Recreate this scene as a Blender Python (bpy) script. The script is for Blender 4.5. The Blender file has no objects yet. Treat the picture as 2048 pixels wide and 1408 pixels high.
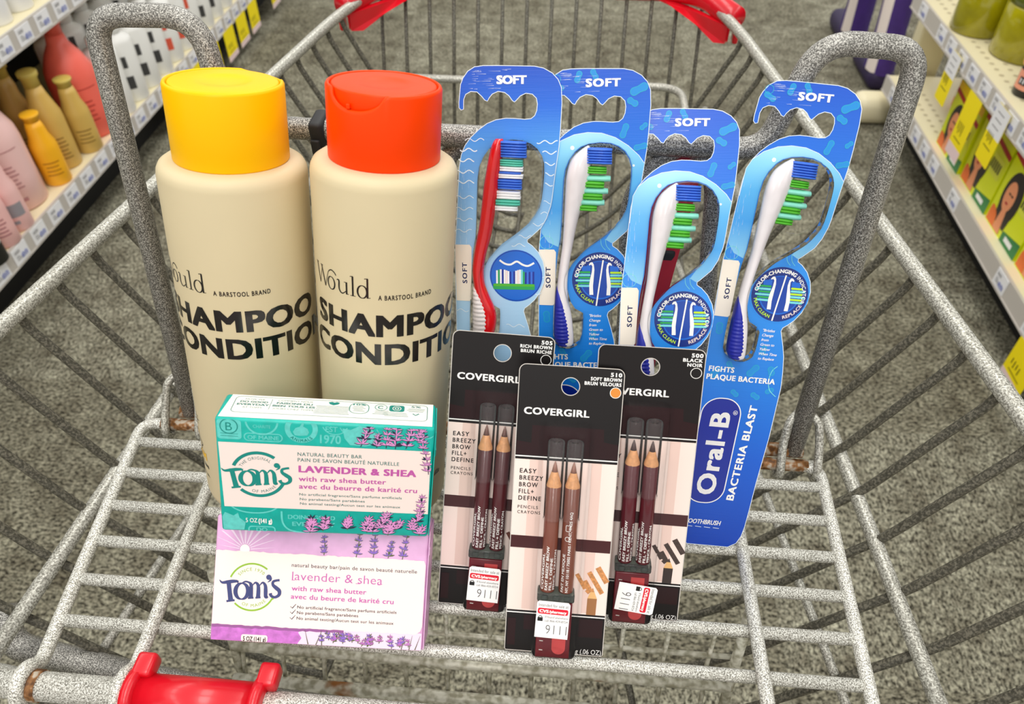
import bpy, bmesh, math, random
from mathutils import Vector, Matrix
from mathutils.geometry import tessellate_polygon

random.seed(7)
SC = bpy.context.scene
COL = SC.collection

# ------------------------------------------------------------------ camera, world, lamps, exposure
cam_data = bpy.data.cameras.new('camera')
cam = bpy.data.objects.new('camera', cam_data)
COL.objects.link(cam)
_r, _u, _f = Vector((.99648, .08380, 0)), Vector((-.05850, .69600, .71560)), Vector((-.05990, .71310, -.69850))
_f.normalize()
_r = _f.cross(Vector((0, 0, 1))).normalized()
_u = _r.cross(_f)
cam.matrix_world = Matrix(((_r.x, _u.x, -_f.x, 0), (_r.y, _u.y, -_f.y, 0), (_r.z, _u.z, -_f.z, 1.15), (0, 0, 0, 1)))
cam_data.sensor_width = 36.0
cam_data.lens = 27.09
cam_data.clip_start = .01
cam_data.dof.use_dof = True
cam_data.dof.focus_distance = .42
cam_data.dof.aperture_fstop = 14
SC.camera = cam

world = bpy.data.worlds.new('store_air')
SC.world = world
world.use_nodes = True
world.node_tree.nodes['Background'].inputs[0].default_value = (1.0, .985, .95, 1)
world.node_tree.nodes['Background'].inputs[1].default_value = .74


def troffer(x, y, z, sx, sy, power):
    d = bpy.data.lights.new('ceiling_lamp', 'AREA')
    d.shape = 'RECTANGLE'
    d.size, d.size_y = sx, sy
    d.energy = power
    d.color = (1, .98, .94)
    o = bpy.data.objects.new('ceiling_lamp', d)
    o.location = (x, y, z)
    COL.objects.link(o)


for ly, lp in ((-1.9, 17), (-.5, 15), (.9, 11), (2.4, 15), (3.9, 16)):
    troffer(-.1, ly, 2.8, .62, 1.2, lp)
    troffer(-2.6, ly, 2.8, .62, 1.2, 9)
    troffer(2.4, ly, 2.8, .62, 1.2, 9)

SC.view_settings.view_transform = 'Standard'
SC.view_settings.look = 'None'
SC.view_settings.gamma = 1.0
SC.view_settings.use_curve_mapping = False
SC.view_settings.exposure = 0.12
SC.cycles.transparent_max_bounces = 40
SC.cycles.max_bounces = 10
SC.cycles.use_denoising = True
SC.cycles.caustics_reflective = False
SC.cycles.caustics_refractive = False


# ------------------------------------------------------------------ materials
def lin(c):
    return tuple(((v / 255 + .055) / 1.055) ** 2.4 if v > 10 else v / 255 / 12.92 for v in c)


_M = {}


def mat(name, rgb, rough=.5, metal=0.0, spec=.5, coat=0.0, var=None):
    """plain procedural material; var = (scale, amount) for a slight mottling of the colour"""
    if name in _M:
        return _M[name]
    m = bpy.data.materials.new(name)
    m.use_nodes = True
    nt = m.node_tree
    b = nt.nodes['Principled BSDF']
    c = lin(rgb)
    b.inputs['Base Color'].default_value = (*c, 1)
    b.inputs['Roughness'].default_value = rough
    b.inputs['Metallic'].default_value = metal
    b.inputs['Specular IOR Level'].default_value = spec
    b.inputs['Coat Weight'].default_value = coat
    b.inputs['Coat Roughness'].default_value = .12
    if var:
        tc = nt.nodes.new('ShaderNodeTexCoord')
        n = nt.nodes.new('ShaderNodeTexNoise')
        n.inputs['Scale'].default_value = var[0]
        n.inputs['Detail'].default_value = 3
        nt.links.new(tc.outputs['Object'], n.inputs['Vector'])
        r = nt.nodes.new('ShaderNodeValToRGB')
        r.color_ramp.elements[0].position = .3
        r.color_ramp.elements[1].position = .7
        k = var[1]
        r.color_ramp.elements[0].color = (*[v * (1 - k) for v in c], 1)
        r.color_ramp.elements[1].color = (*[min(1, v * (1 + k)) for v in c], 1)
        nt.links.new(n.outputs['Fac'], r.inputs['Fac'])
        nt.links.new(r.outputs['Color'], b.inputs['Base Color'])
    _M[name] = m
    return m


def ramp_mat(name, stops, lo, hi, axis=1, rough=.35, coat=0.0, scratch=0.0):
    """printed colour gradient along one object axis (metres lo..hi)"""
    m = bpy.data.materials.new(name)
    m.use_nodes = True
    nt = m.node_tree
    b = nt.nodes['Principled BSDF']
    b.inputs['Roughness'].default_value = rough
    b.inputs['Coat Weight'].default_value = coat
    b.inputs['Coat Roughness'].default_value = .15
    tc = nt.nodes.new('ShaderNodeTexCoord')
    s = nt.nodes.new('ShaderNodeSeparateXYZ')
    mr = nt.nodes.new('ShaderNodeMapRange')
    mr.inputs['From Min'].default_value = lo
    mr.inputs['From Max'].default_value = hi
    r = nt.nodes.new('ShaderNodeValToRGB')
    cr = r.color_ramp
    while len(cr.elements) < len(stops):
        cr.elements.new(.5)
    for e, (p, c) in zip(cr.elements, stops):
        e.position = p
        e.color = (*lin(c), 1)
    nt.links.new(tc.outputs['Object'], s.inputs[0])
    nt.links.new(s.outputs[axis], mr.inputs['Value'])
    nt.links.new(mr.outputs[0], r.inputs['Fac'])
    nt.links.new(r.outputs['Color'], b.inputs['Base Color'])
    if scratch:
        mp = nt.nodes.new('ShaderNodeMapping')
        mp.inputs['Scale'].default_value = (60, 1200, 60)
        n = nt.nodes.new('ShaderNodeTexNoise')
        n.inputs['Scale'].default_value = 1.0
        bp = nt.nodes.new('ShaderNodeBump')
        bp.inputs['Strength'].default_value = scratch
        bp.inputs['Distance'].default_value = .0004
        nt.links.new(tc.outputs['Object'], mp.inputs[0])
        nt.links.new(mp.outputs[0], n.inputs['Vector'])
        nt.links.new(n.outputs['Fac'], bp.inputs['Height'])
        nt.links.new(bp.outputs[0], b.inputs['Normal'])
    _M[name] = m
    return m


def speckle_metal(name, dark, mid, light, scale=620, rough=.42, metal=.55, rust=0.0):
    m = bpy.data.materials.new(name)
    m.use_nodes = True
    nt = m.node_tree
    b = nt.nodes['Principled BSDF']
    b.inputs['Roughness'].default_value = rough
    b.inputs['Metallic'].default_value = metal
    tc = nt.nodes.new('ShaderNodeTexCoord')
    n = nt.nodes.new('ShaderNodeTexNoise')
    n.inputs['Scale'].default_value = scale
    n.inputs['Detail'].default_value = 1.5
    n.inputs['Roughness'].default_value = .6
    r = nt.nodes.new('ShaderNodeValToRGB')
    cr = r.color_ramp
    cr.elements.new(.5)
    for e, (p, c) in zip(cr.elements, ((.36, dark), (.5, mid), (.63, light))):
        e.position = p
        e.color = (*lin(c), 1)
    nt.links.new(tc.outputs['Object'], n.inputs['Vector'])
    nt.links.new(n.outputs['Fac'], r.inputs['Fac'])
    out = r.outputs['Color']
    if rust:
        n2 = nt.nodes.new('ShaderNodeTexNoise')
        n2.inputs['Scale'].default_value = 26
        n2.inputs['Detail'].default_value = 4
        r2 = nt.nodes.new('ShaderNodeValToRGB')
        r2.color_ramp.elements[0].position = 1 - rust
        r2.color_ramp.elements[1].position = min(1, 1 - rust + .08)
        mx = nt.nodes.new('ShaderNodeMix')
        mx.data_type = 'RGBA'
        nt.links.new(tc.outputs['Object'], n2.inputs['Vector'])
        nt.links.new(n2.outputs['Fac'], r2.inputs['Fac'])
        nt.links.new(r2.outputs['Color'], mx.inputs['Factor'])
        nt.links.new(out, mx.inputs[6])
        mx.inputs[7].default_value = (*lin((150, 96, 44)), 1)
        out = mx.outputs[2]
    nt.links.new(out, b.inputs['Base Color'])
    bp = nt.nodes.new('ShaderNodeBump')
    bp.inputs['Strength'].default_value = .25
    bp.inputs['Distance'].default_value = .0006
    nt.links.new(n.outputs['Fac'], bp.inputs['Height'])
    nt.links.new(bp.outputs[0], b.inputs['Normal'])
    _M[name] = m
    return m


def clear_mat(name, tint=(1, 1, 1), gloss=.12, rough=.06, bump=0.0, haze=0.0):
    """thin clear plastic: mostly see-through with mirror-like glints"""
    m = bpy.data.materials.new(name)
    m.use_nodes = True
    nt = m.node_tree
    nt.nodes.remove(nt.nodes['Principled BSDF'])
    out = nt.nodes['Material Output']
    t = nt.nodes.new('ShaderNodeBsdfTransparent')
    t.inputs[0].default_value = (*tint, 1)
    g = nt.nodes.new('ShaderNodeBsdfGlossy')
    g.inputs['Roughness'].default_value = rough
    lw = nt.nodes.new('ShaderNodeLayerWeight')
    lw.inputs['Blend'].default_value = gloss
    mx = nt.nodes.new('ShaderNodeMixShader')
    nt.links.new(lw.outputs['Fresnel'], mx.inputs[0])
    nt.links.new(t.outputs[0], mx.inputs[1])
    nt.links.new(g.outputs[0], mx.inputs[2])
    res = mx.outputs[0]
    if haze:
        d = nt.nodes.new('ShaderNodeBsdfDiffuse')
        d.inputs[0].default_value = (.9, .9, .9, 1)
        hz = nt.nodes.new('ShaderNodeMixShader')
        hz.inputs[0].default_value = haze
        nt.links.new(res, hz.inputs[1])
        nt.links.new(d.outputs[0], hz.inputs[2])
        res = hz.outputs[0]
    nt.links.new(res, out.inputs['Surface'])
    if bump:
        tc = nt.nodes.new('ShaderNodeTexCoord')
        n = nt.nodes.new('ShaderNodeTexNoise')
        n.inputs['Scale'].default_value = 90
        n.inputs['Detail'].default_value = 1
        n.inputs['Distortion'].default_value = 1.5
        bp = nt.nodes.new('ShaderNodeBump')
        bp.inputs['Strength'].default_value = bump
        bp.inputs['Distance'].default_value = .004
        nt.links.new(tc.outputs['Object'], n.inputs['Vector'])
        nt.links.new(n.outputs['Fac'], bp.inputs['Height'])
        nt.links.new(bp.outputs[0], g.inputs['Normal'])
        nt.links.new(bp.outputs[0], lw.inputs['Normal'])
    _M[name] = m
    return m


def carpet_mat():
    m = bpy.data.materials.new('carpet_tiles')
    m.use_nodes = True
    nt = m.node_tree
    N, L = nt.nodes, nt.links
    b = N['Principled BSDF']
    b.inputs['Roughness'].default_value = .95
    b.inputs['Specular IOR Level'].default_value = .1
    tc = N.new('ShaderNodeTexCoord')

    def noise(scale, sx, sy, detail=2.0, rough=.55):
        mp = N.new('ShaderNodeMapping')
        mp.inputs['Scale'].default_value = (sx, sy, 1)
        n = N.new('ShaderNodeTexNoise')
        n.inputs['Scale'].default_value = scale
        n.inputs['Detail'].default_value = detail
        n.inputs['Roughness'].default_value = rough
        L.new(tc.outputs['Object'], mp.inputs[0])
        L.new(mp.outputs[0], n.inputs['Vector'])
        return n.outputs['Fac']

    def ramp(src, a, c):
        r = N.new('ShaderNodeValToRGB')
        r.color_ramp.elements[0].position = a[0]
        r.color_ramp.elements[0].color = (*lin(a[1]), 1)
        r.color_ramp.elements[1].position = c[0]
        r.color_ramp.elements[1].color = (*lin(c[1]), 1)
        L.new(src, r.inputs['Fac'])
        return r.outputs['Color']

    def mix(kind, fac, a, c):
        x = N.new('ShaderNodeMix')
        x.data_type = 'RGBA'
        x.blend_type = kind
        if isinstance(fac, float):
            x.inputs['Factor'].default_value = fac
        else:
            L.new(fac, x.inputs['Factor'])
        L.new(a, x.inputs[6])
        L.new(c, x.inputs[7])
        return x.outputs[2]
    along = ramp(noise(200, 1.0, .6, 5, .8), (.42, (50, 47, 39)), (.59, (206, 203, 182)))
    across = ramp(noise(200, .6, 1.0, 5, .8), (.42, (44, 41, 34)), (.59, (188, 184, 163)))
    ck = N.new('ShaderNodeTexChecker')
    ck.inputs['Scale'].default_value = 1 / .5
    mp = N.new('ShaderNodeMapping')
    mp.inputs['Location'].default_value = (.13, -.0146, .25)
    L.new(tc.outputs['Object'], mp.inputs[0])
    L.new(mp.outputs[0], ck.inputs['Vector'])
    ck.inputs[1].default_value = (1, 1, 1, 1)
    ck.inputs[2].default_value = (0, 0, 0, 1)
    c = mix('MIX', ck.outputs['Fac'], along, across)
    patch = ramp(noise(16, 1, 1, 6, .75), (.34, (150, 143, 134)), (.66, (255, 255, 250)))
    c = mix('MULTIPLY', .9, c, patch)
    L.new(c, b.inputs['Base Color'])
    bp = N.new('ShaderNodeBump')
    bp.inputs['Strength'].default_value = .5
    bp.inputs['Distance'].default_value = .004
    L.new(noise(220, 1, 1, 2), bp.inputs['Height'])
    L.new(bp.outputs[0], b.inputs['Normal'])
    return m


# ------------------------------------------------------------------ mesh helpers
class Part:
    """collects faces with materials; build() links them as ONE mesh object"""

    def __init__(self):
        self.v, self.f, self.m, self.s, self.mats = [], [], [], [], []

    def slot(self, m):
        if m not in self.mats:
            self.mats.append(m)
        return self.mats.index(m)

    def add(self, vf, m, smooth=False, M=None):
        vs, fs = vf
        o = len(self.v)
        self.v += [tuple(M @ Vector(p)) if M is not None else tuple(p) for p in vs]
        k = self.slot(m)
        for f in fs:
            self.f.append([o + i for i in f])
            self.m.append(k)
            self.s.append(smooth)
        return self

    def build(self, name, parent=None, scale=1.0, M=None):
        me = bpy.data.meshes.new(name)
        vs = [tuple(c * scale for c in p) for p in self.v]
        if M is not None:
            vs = [tuple(M @ Vector(p)) for p in vs]
        me.from_pydata(vs, [], self.f)
        for m in self.mats:
            me.materials.append(m)
        me.polygons.foreach_set('material_index', self.m)
        me.polygons.foreach_set('use_smooth', self.s)
        me.update()
        o = bpy.data.objects.new(name, me)
        COL.objects.link(o)
        if parent is not None:
            o.parent = parent
        return o


def thing(name, label, cat, M=None, group=None, kind=None):
    o = bpy.data.objects.new(name, None)
    COL.objects.link(o)
    o.empty_display_size = .02
    if M is not None:
        o.matrix_world = M
    return tag(o, label, cat, group, kind)


def tag(o, label, cat, group=None, kind=None):
    o['label'] = label
    o['category'] = cat
    if group:
        o['group'] = group
    if kind:
        o['kind'] = kind
    return o


def struct(o, label, cat):
    return tag(o, label, cat, None, 'structure')


def kids(o):
    return [c for c in bpy.data.objects if c.parent == o]


def copy_tree(o, M, label=None, parent=None):
    c = o.copy()
    COL.objects.link(c)
    c.parent = parent
    if M is not None:
        c.matrix_world = M
    if label:
        c['label'] = label
    for ch in kids(o):
        d = copy_tree(ch, None, None, c)
        d.matrix_basis = ch.matrix_basis.copy()
    return c


def box(x0, x1, y0, y1, z0, z1):
    v = [(x, y, z) for z in (z0, z1) for y in (y0, y1) for x in (x0, x1)]
    return v, [(0, 2, 3, 1), (4, 5, 7, 6), (0, 1, 5, 4), (2, 6, 7, 3), (0, 4, 6, 2), (1, 3, 7, 5)]


def rbox(x0, x1, y0, y1, z0, z1, r=1.0, seg=2):
    bm = bmesh.new()
    bmesh.ops.create_cube(bm, size=1)
    for v in bm.verts:
        v.co = ((x0 + x1) / 2 + v.co.x * (x1 - x0), (y0 + y1) / 2 + v.co.y * (y1 - y0), (z0 + z1) / 2 + v.co.z * (z1 - z0))
    bmesh.ops.bevel(bm, geom=bm.edges[:], offset=r, segments=seg, affect='EDGES', profile=.5)
    bm.verts.index_update()
    out = [tuple(v.co) for v in bm.verts], [[v.index for v in f.verts] for f in bm.faces]
    bm.free()
    return out


def lathe(prof, n=32, a0=0.0, cap=True):
    v, f = [], []
    for r, z in prof:
        for k in range(n):
            t = 2 * math.pi * k / n + a0
            v.append((r * math.cos(t), r * math.sin(t), z))
    for i in range(len(prof) - 1):
        for k in range(n):
            a, b = i * n + k, i * n + (k + 1) % n
            f.append((a, b, b + n, a + n))
    if cap:
        f.append(list(range(n))[::-1])
        f.append([(len(prof) - 1) * n + k for k in range(n)])
    return v, f


def fillet(pts, r, seg=6, closed=False):
    """round the inner corners of a 3D polyline"""
    P = [Vector(p) for p in pts]
    out = []
    n = len(P)
    for i, p in enumerate(P):
        if not closed and i in (0, n - 1):
            out.append(p)
            continue
        a, b = P[i - 1], P[(i + 1) % n]
        ra = r[i] if isinstance(r, (list, tuple)) else r
        da, db = (a - p), (b - p)
        la, lb = da.length, db.length
        t = min(ra, la * .49, lb * .49)
        if t < 1e-6:
            out.append(p)
            continue
        p0, p1 = p + da / la * t, p + db / lb * t
        for k in range(seg + 1):
            s = k / seg
            out.append(p0 * (1 - s) ** 2 + p * 2 * s * (1 - s) + p1 * s * s)
    return out


def tube(pts, r, n=8, closed=False, rr=None):
    P = [Vector(p) for p in pts]
    m = len(P)
    v, f = [], []
    T = []
    for i in range(m):
        a = P[i - 1] if (closed or i > 0) else P[i]
        b = P[(i + 1) % m] if (closed or i < m - 1) else P[i]
        T.append((b - a).normalized())
    up = Vector((0, 0, 1)) if abs(T[0].z) < .9 else Vector((1, 0, 0))
    nrm = (up - T[0] * up.dot(T[0])).normalized()
    for i in range(m):
        nrm = (nrm - T[i] * nrm.dot(T[i]))
        nrm.normalize()
        bn = T[i].cross(nrm)
        ri = rr[i] if rr else r
        for k in range(n):
            a = 2 * math.pi * k / n
            v.append(tuple(P[i] + nrm * math.cos(a) * ri + bn * math.sin(a) * ri))
    last = m if closed else m - 1
    for i in range(last):
        j = (i + 1) % m
        for k in range(n):
            k2 = (k + 1) % n
            f.append((i * n + k, i * n + k2, j * n + k2, j * n + k))
    if not closed:
        f.append(list(range(n))[::-1])
        f.append([(m - 1) * n + k for k in range(n)])
    return v, f


def area2(p):
    return sum(p[i - 1][0] * p[i][1] - p[i][0] * p[i - 1][1] for i in range(len(p)))


def fill(outline, holes=(), z=0.0):
    loops = [[Vector((p[0], p[1], 0)) for p in l] for l in (outline, *holes)]
    tris = tessellate_polygon(loops)
    flat = [p for l in loops for p in l]
    out = []
    for t in tris:
        a, b, c = (flat[i] for i in t)
        k = (b.x - a.x) * (c.y - a.y) - (b.y - a.y) * (c.x - a.x)
        out.append(tuple(t) if k > 0 else tuple(t)[::-1])
    return [(p.x, p.y, z) for p in flat], out


def slab(outline, holes, z0, z1):
    """a flat sheet with thickness, cut to an outline with holes"""
    v, f = fill(outline, holes, z1)
    n = len(v)
    v2 = v + [(x, y, z0) for x, y, _ in v]
    f2 = list(f) + [tuple(i + n for i in t)[::-1] for t in f]
    o = 0
    for k, l in enumerate((outline, *holes)):
        m = len(l)
        ccw = area2(l) > 0
        for i in range(m):
            a, b = o + i, o + (i + 1) % m
            q = (a, a + n, b + n, b)
            if (k == 0) == ccw:
                q = q[::-1]
            f2.append(q)
        o += m
    return v2, f2


def rrect(x0, y0, x1, y1, r, seg=5):
    p = []
    for cx, cy, a in ((x1 - r, y0 + r, -90), (x1 - r, y1 - r, 0), (x0 + r, y1 - r, 90), (x0 + r, y0 + r, 180)):
        for k in range(seg + 1):
            t = math.radians(a + 90 * k / seg)
            p.append((cx + r * math.cos(t), cy + r * math.sin(t)))
    return p


def circ(cx, cy, r, n=40, ry=None):
    ry = ry or r
    return [(cx + r * math.cos(2 * math.pi * k / n), cy + ry * math.sin(2 * math.pi * k / n)) for k in range(n)]


def stroke(pts, w, closed=False):
    """ribbon along a polyline; w a number or one width per point; gives (verts, faces) at z=0"""
    m = len(pts)
    v, f = [], []
    for i in range(m):
        a = pts[i - 1] if (closed or i > 0) else pts[i]
        b = pts[(i + 1) % m] if (closed or i < m - 1) else pts[i]
        dx, dy = b[0] - a[0], b[1] - a[1]
        l = math.hypot(dx, dy) or 1
        nx, ny = -dy / l, dx / l
        h = (w[i] if isinstance(w, (list, tuple)) else w) / 2
        v += [(pts[i][0] + nx * h, pts[i][1] + ny * h, 0), (pts[i][0] - nx * h, pts[i][1] - ny * h, 0)]
    for i in range(m if closed else m - 1):
        j = (i + 1) % m
        f.append((2 * i, 2 * i + 1, 2 * j + 1, 2 * j))
    return v, f


def arc(cx, cy, r, a0, a1, n=24, ry=None):
    ry = ry or r
    return [(cx + r * math.cos(math.radians(a0 + (a1 - a0) * k / n)), cy + ry * math.sin(math.radians(a0 + (a1 - a0) * k / n))) for k in range(n + 1)]


def smooth_line(pts, k=6):
    """Catmull-Rom through the points"""
    out = []
    n = len(pts)
    for i in range(n - 1):
        p0, p1, p2, p3 = pts[max(i - 1, 0)], pts[i], pts[i + 1], pts[min(i + 2, n - 1)]
        for j in range(k):
            t = j / k
            out.append(tuple(.5 * (2 * p1[d] + (p2[d] - p0[d]) * t + (2 * p0[d] - 5 * p1[d] + 4 * p2[d] - p3[d]) * t * t + (3 * p1[d] - p0[d] - 3 * p2[d] + p3[d]) * t ** 3) for d in range(2)))
    out.append(tuple(pts[-1]))
    return out


# ------------------------------------------------------------------ lettering
_T = {}


def glyphs(s, bold=0.0, space=1.0, shear=0.0, res=3):
    """outline letters as flat faces; bold strikes them several times, slightly shifted"""
    key = (s, bold, space, shear, res)
    if key in _T:
        return _T[key]
    c = bpy.data.curves.new('lettering', 'FONT')
    c.body = s
    c.size = 1
    c.offset = min(bold, 0)
    c.space_character = space
    c.shear = shear
    c.resolution_u = res
    o = bpy.data.objects.new('lettering', c)
    me = o.to_mesh()
    v = [(p.co.x, p.co.y, 0) for p in me.vertices]
    f = []
    for p in me.polygons:
        t = list(p.vertices)
        k = 0
        for i in range(len(t)):
            a, b = v[t[i - 1]], v[t[i]]
            k += a[0] * b[1] - b[0] * a[1]
        f.append(t if k > 0 else t[::-1])
    o.to_mesh_clear()
    bpy.data.objects.remove(o)
    bpy.data.curves.remove(c)
    if bold > 0:
        n = len(v)
        v0, f0 = v, f
        v, f = [], []
        ring = ((-1, -.6), (1, -.6), (-1, .6), (1, .6)) if bold < .03 else ((-1, -.6), (1, -.6), (-1, .6), (1, .6), (0, -.6), (0, .6))
        for j, (dx, dy) in enumerate(ring):
            v += [(x + dx * bold, y + dy * bold, .004 * j) for x, y, _ in v0]
            f += [[i + n * j for i in t] for t in f0]
    x0 = min(p[0] for p in v)
    v = [(p[0] - x0, p[1], p[2]) for p in v]
    _T[key] = (v, f)
    return _T[key]


CAP = .728


def text(s, x, y, h, w=None, bold=0.0, space=1.0, shear=0.0, align='L', rot=0.0, res=3):
    """lettering with cap height h whose baseline starts at (x, y); w squeezes or stretches it to that width"""
    v, f = glyphs(s, bold, space, shear, res)
    sy = h / CAP
    wid = max(p[0] for p in v)
    sx = w / wid if w else sy
    W = wid * sx
    ox = {'L': 0, 'C': -W / 2, 'R': -W}[align]
    c, sn = math.cos(math.radians(rot)), math.sin(math.radians(rot))
    out = []
    for px, py, pz in v:
        a, b = px * sx + ox, py * sy
        out.append((x + a * c - b * sn, y + a * sn + b * c, pz))
    return out, f


def arc_text(s, cx, cy, r, a_mid, h, bold=0.02, space=1.1, inside=False, span=None):
    """lettering bent round a circle; inside=True reads along the bottom of the ring"""
    v, f = glyphs(s, bold, space)
    sy = h / CAP
    wid = max(p[0] for p in v)
    tot = math.radians(span) if span else wid * sy / r
    out = []
    for px, py, pz in v:
        u = px / wid - .5
        if not inside:
            t = math.radians(a_mid) - u * tot
            rr = r + py * sy
        else:
            t = math.radians(a_mid) + u * tot
            rr = r - py * sy
        out.append((cx + rr * math.cos(t), cy + rr * math.sin(t), pz))
    return out, f


class Print:
    """flat print on a surface: each add() goes one ink layer higher; warp maps (x, y, z) of the print to the part"""

    def __init__(self, part, z=0.0, warp=None, step=.05, cut=None, trim=None):
        self.trim = trim
        self.p, self.z, self.warp, self.step, self.cut, self.k, self.n = part, z, warp, step, cut, 0, 0

    def add(self, vf, m, lift=None):
        v, f = vf
        if lift is None:
            self.k += 1
            lift = self.k
        self.n = (self.n + 1) % 30
        z = self.z + self.step * (lift + .02 * self.n)
        v = [(p[0], p[1], z + p[2]) for p in v]
        if self.trim:
            a, b, c, d = self.trim
            v = [(min(max(p[0], a), b), min(max(p[1], c), d), p[2]) for p in v]
        if self.cut:
            v, f = split_long(v, f, self.cut)
        if self.warp:
            v = [self.warp(*p) for p in v]
        self.p.add((v, f), m)

    def poly(self, outline, m, holes=(), lift=None):
        self.add(fill(outline, holes), m, lift)


def split_long(v, f, mx):
    v = list(v)
    out = []
    st = []
    for t in f:
        for i in range(1, len(t) - 1):
            st.append((t[0], t[i], t[i + 1]))
    mid = {}
    while st:
        t = st.pop()
        e = max(range(3), key=lambda i: abs(v[t[i]][0] - v[t[(i + 1) % 3]][0]))
        a, b, c = t[e], t[(e + 1) % 3], t[(e + 2) % 3]
        if abs(v[a][0] - v[b][0]) <= mx:
            out.append(t)
            continue
        k = (min(a, b), max(a, b))
        if k not in mid:
            mid[k] = len(v)
            v.append(tuple((v[a][i] + v[b][i]) / 2 for i in range(3)))
        m_ = mid[k]
        st += [(a, m_, c), (m_, b, c)]
    return v, out


def pose(R, t):
    return Matrix(((R[0][0], R[0][1], R[0][2], t[0]), (R[1][0], R[1][1], R[1][2], t[1]), (R[2][0], R[2][1], R[2][2], t[2]), (0, 0, 0, 1)))


# plain inks and plastics shared by the printed things
WHITE = mat('white_ink', (250, 248, 244), .45)
BLACK = mat('black_ink', (14, 12, 12), .35)
NAVY = mat('navy_ink', (16, 30, 88), .4)


# ------------------------------------------------------------------ the setting: floor
fl = Part()
fl.add(([(-6, -3, 0), (6, -3, 0), (6, 9, 0), (-6, 9, 0)], [(0, 1, 2, 3)]), carpet_mat())
struct(fl.build('floor'), 'grey brown carpet tiles of the store aisle', 'floor')

# ------------------------------------------------------------------ shopping cart
RAILM = speckle_metal('hammered_wire', (122, 120, 111), (198, 196, 186), (248, 248, 240), 1500, .4, .12)
LOOPM = speckle_metal('dark_hammered_wire', (80, 78, 73), (132, 130, 124), (200, 198, 190), 1500, .36, .2)
RIMM = speckle_metal('zinc_wire', (126, 124, 114), (172, 170, 159), (212, 211, 200), 900, .36, .28)
WIREM = speckle_metal('dull_wire', (64, 62, 52), (86, 83, 72), (116, 112, 98), 600, .5, .1)
RUSTM = speckle_metal('rusty_wire', (96, 62, 34), (150, 104, 60), (190, 178, 160), 240, .6, .3)
GRIDM = speckle_metal('stained_wire', (160, 156, 134), (196, 193, 174), (222, 220, 204), 200, .5, .3, rust=.36)
REDP = mat('red_plastic', (214, 16, 34), .3, coat=.3)
XC = -.0455

cart = thing('shopping_cart', 'grey wire shopping cart with a folding child seat and red plastic bumpers', 'shopping cart', Matrix.Translation((XC, .5, 0)))


def cpart(P, name, parent=None):
    o = P.build(name, None)
    p = parent or cart
    o.parent = p
    o.matrix_parent_inverse = Matrix.Translation((-XC, -.5, 0)) if p == cart else Matrix.Identity(4)
    return o


def hw(y):
    return .299 - .167 * (y - .31)


ZR = .83
rim_pts = [(XC - hw(.0), .0, ZR), (XC - hw(.83), .83, ZR), (XC - .180, .935, ZR), (XC + .180, .935, ZR), (XC + hw(.83), .83, ZR), (XC + hw(.0), .0, ZR)]
P = Part()
P.add(tube(fillet(rim_pts, .06, 8), .0056, 12), RIMM, True)
rim = cpart(P, 'top_rail')

SIDE = [(0, 0), (.002, -.012), (.047, -.104), (.063, -.1235), (.086, -.154), (.13, -.21), (.175, -.245), (.20, -.25)]
for sgn, nm in ((-1, 'side_panel'), (1, 'side_panel')):
    panel = None
    for k in range(-8, 15):
        y = .3192 + .035 * k if sgn > 0 else .3358 + .0355 * k
        if y > .86:
            continue
        path = [(XC + sgn * (hw(y) - .002), y, ZR + .004)] + [(XC + sgn * (hw(y) - dx), y, ZR + dz) for dx, dz in SIDE]
        W = Part()
        W.add(tube(fillet(path, .02, 3), .0029, 8), WIREM, True)
        if panel is None:
            R_ = Part()
            ml = [(XC + sgn * (.2425 - .0925 * (yy - .413) - .0015), yy, .722) for yy in (.10, .86)]
            R_.add(tube(ml, .0048, 10), RIMM, True)
            ll = [(XC + sgn * (hw(yy) - .086), yy, .672) for yy in (.10, .84)]
            R_.add(tube(ll, .0032, 8), RIMM, True)
            fr_ = [(XC + sgn * (hw(yy) - .199), yy, ZR - .2515) for yy in (.05, .84)]
            R_.add(tube(fr_, .0026, 8), WIREM, True)
            panel = cpart(R_, nm)
            panel['label'] = 'left wire side of the basket' if sgn < 0 else 'right wire side of the basket'
        o = W.build('upright_wire', None)
        o.parent = panel
        o.matrix_parent_inverse = panel.matrix_world.inverted() if False else Matrix.Identity(4)

P = Part()
P.add(tube(fillet([(XC - .172, .80, .738), (XC - .172, .882, .738), (XC + .172, .882, .738), (XC + .172, .80, .738)], .03, 6), .0045, 10), RIMM, True)
front = cpart(P, 'front_panel')
for k in range(14):
    x = XC + (k - 6.5) * .0288
    W = Part()
    W.add(tube(fillet([(x, .933, ZR + .004), (x, .888, .70), (x, .86, .60), (x, .80, .58), (x, .42, .575)], .05, 5), .0022, 8), WIREM, True)
    o = W.build('upright_wire', None)
    o.parent = front

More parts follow.
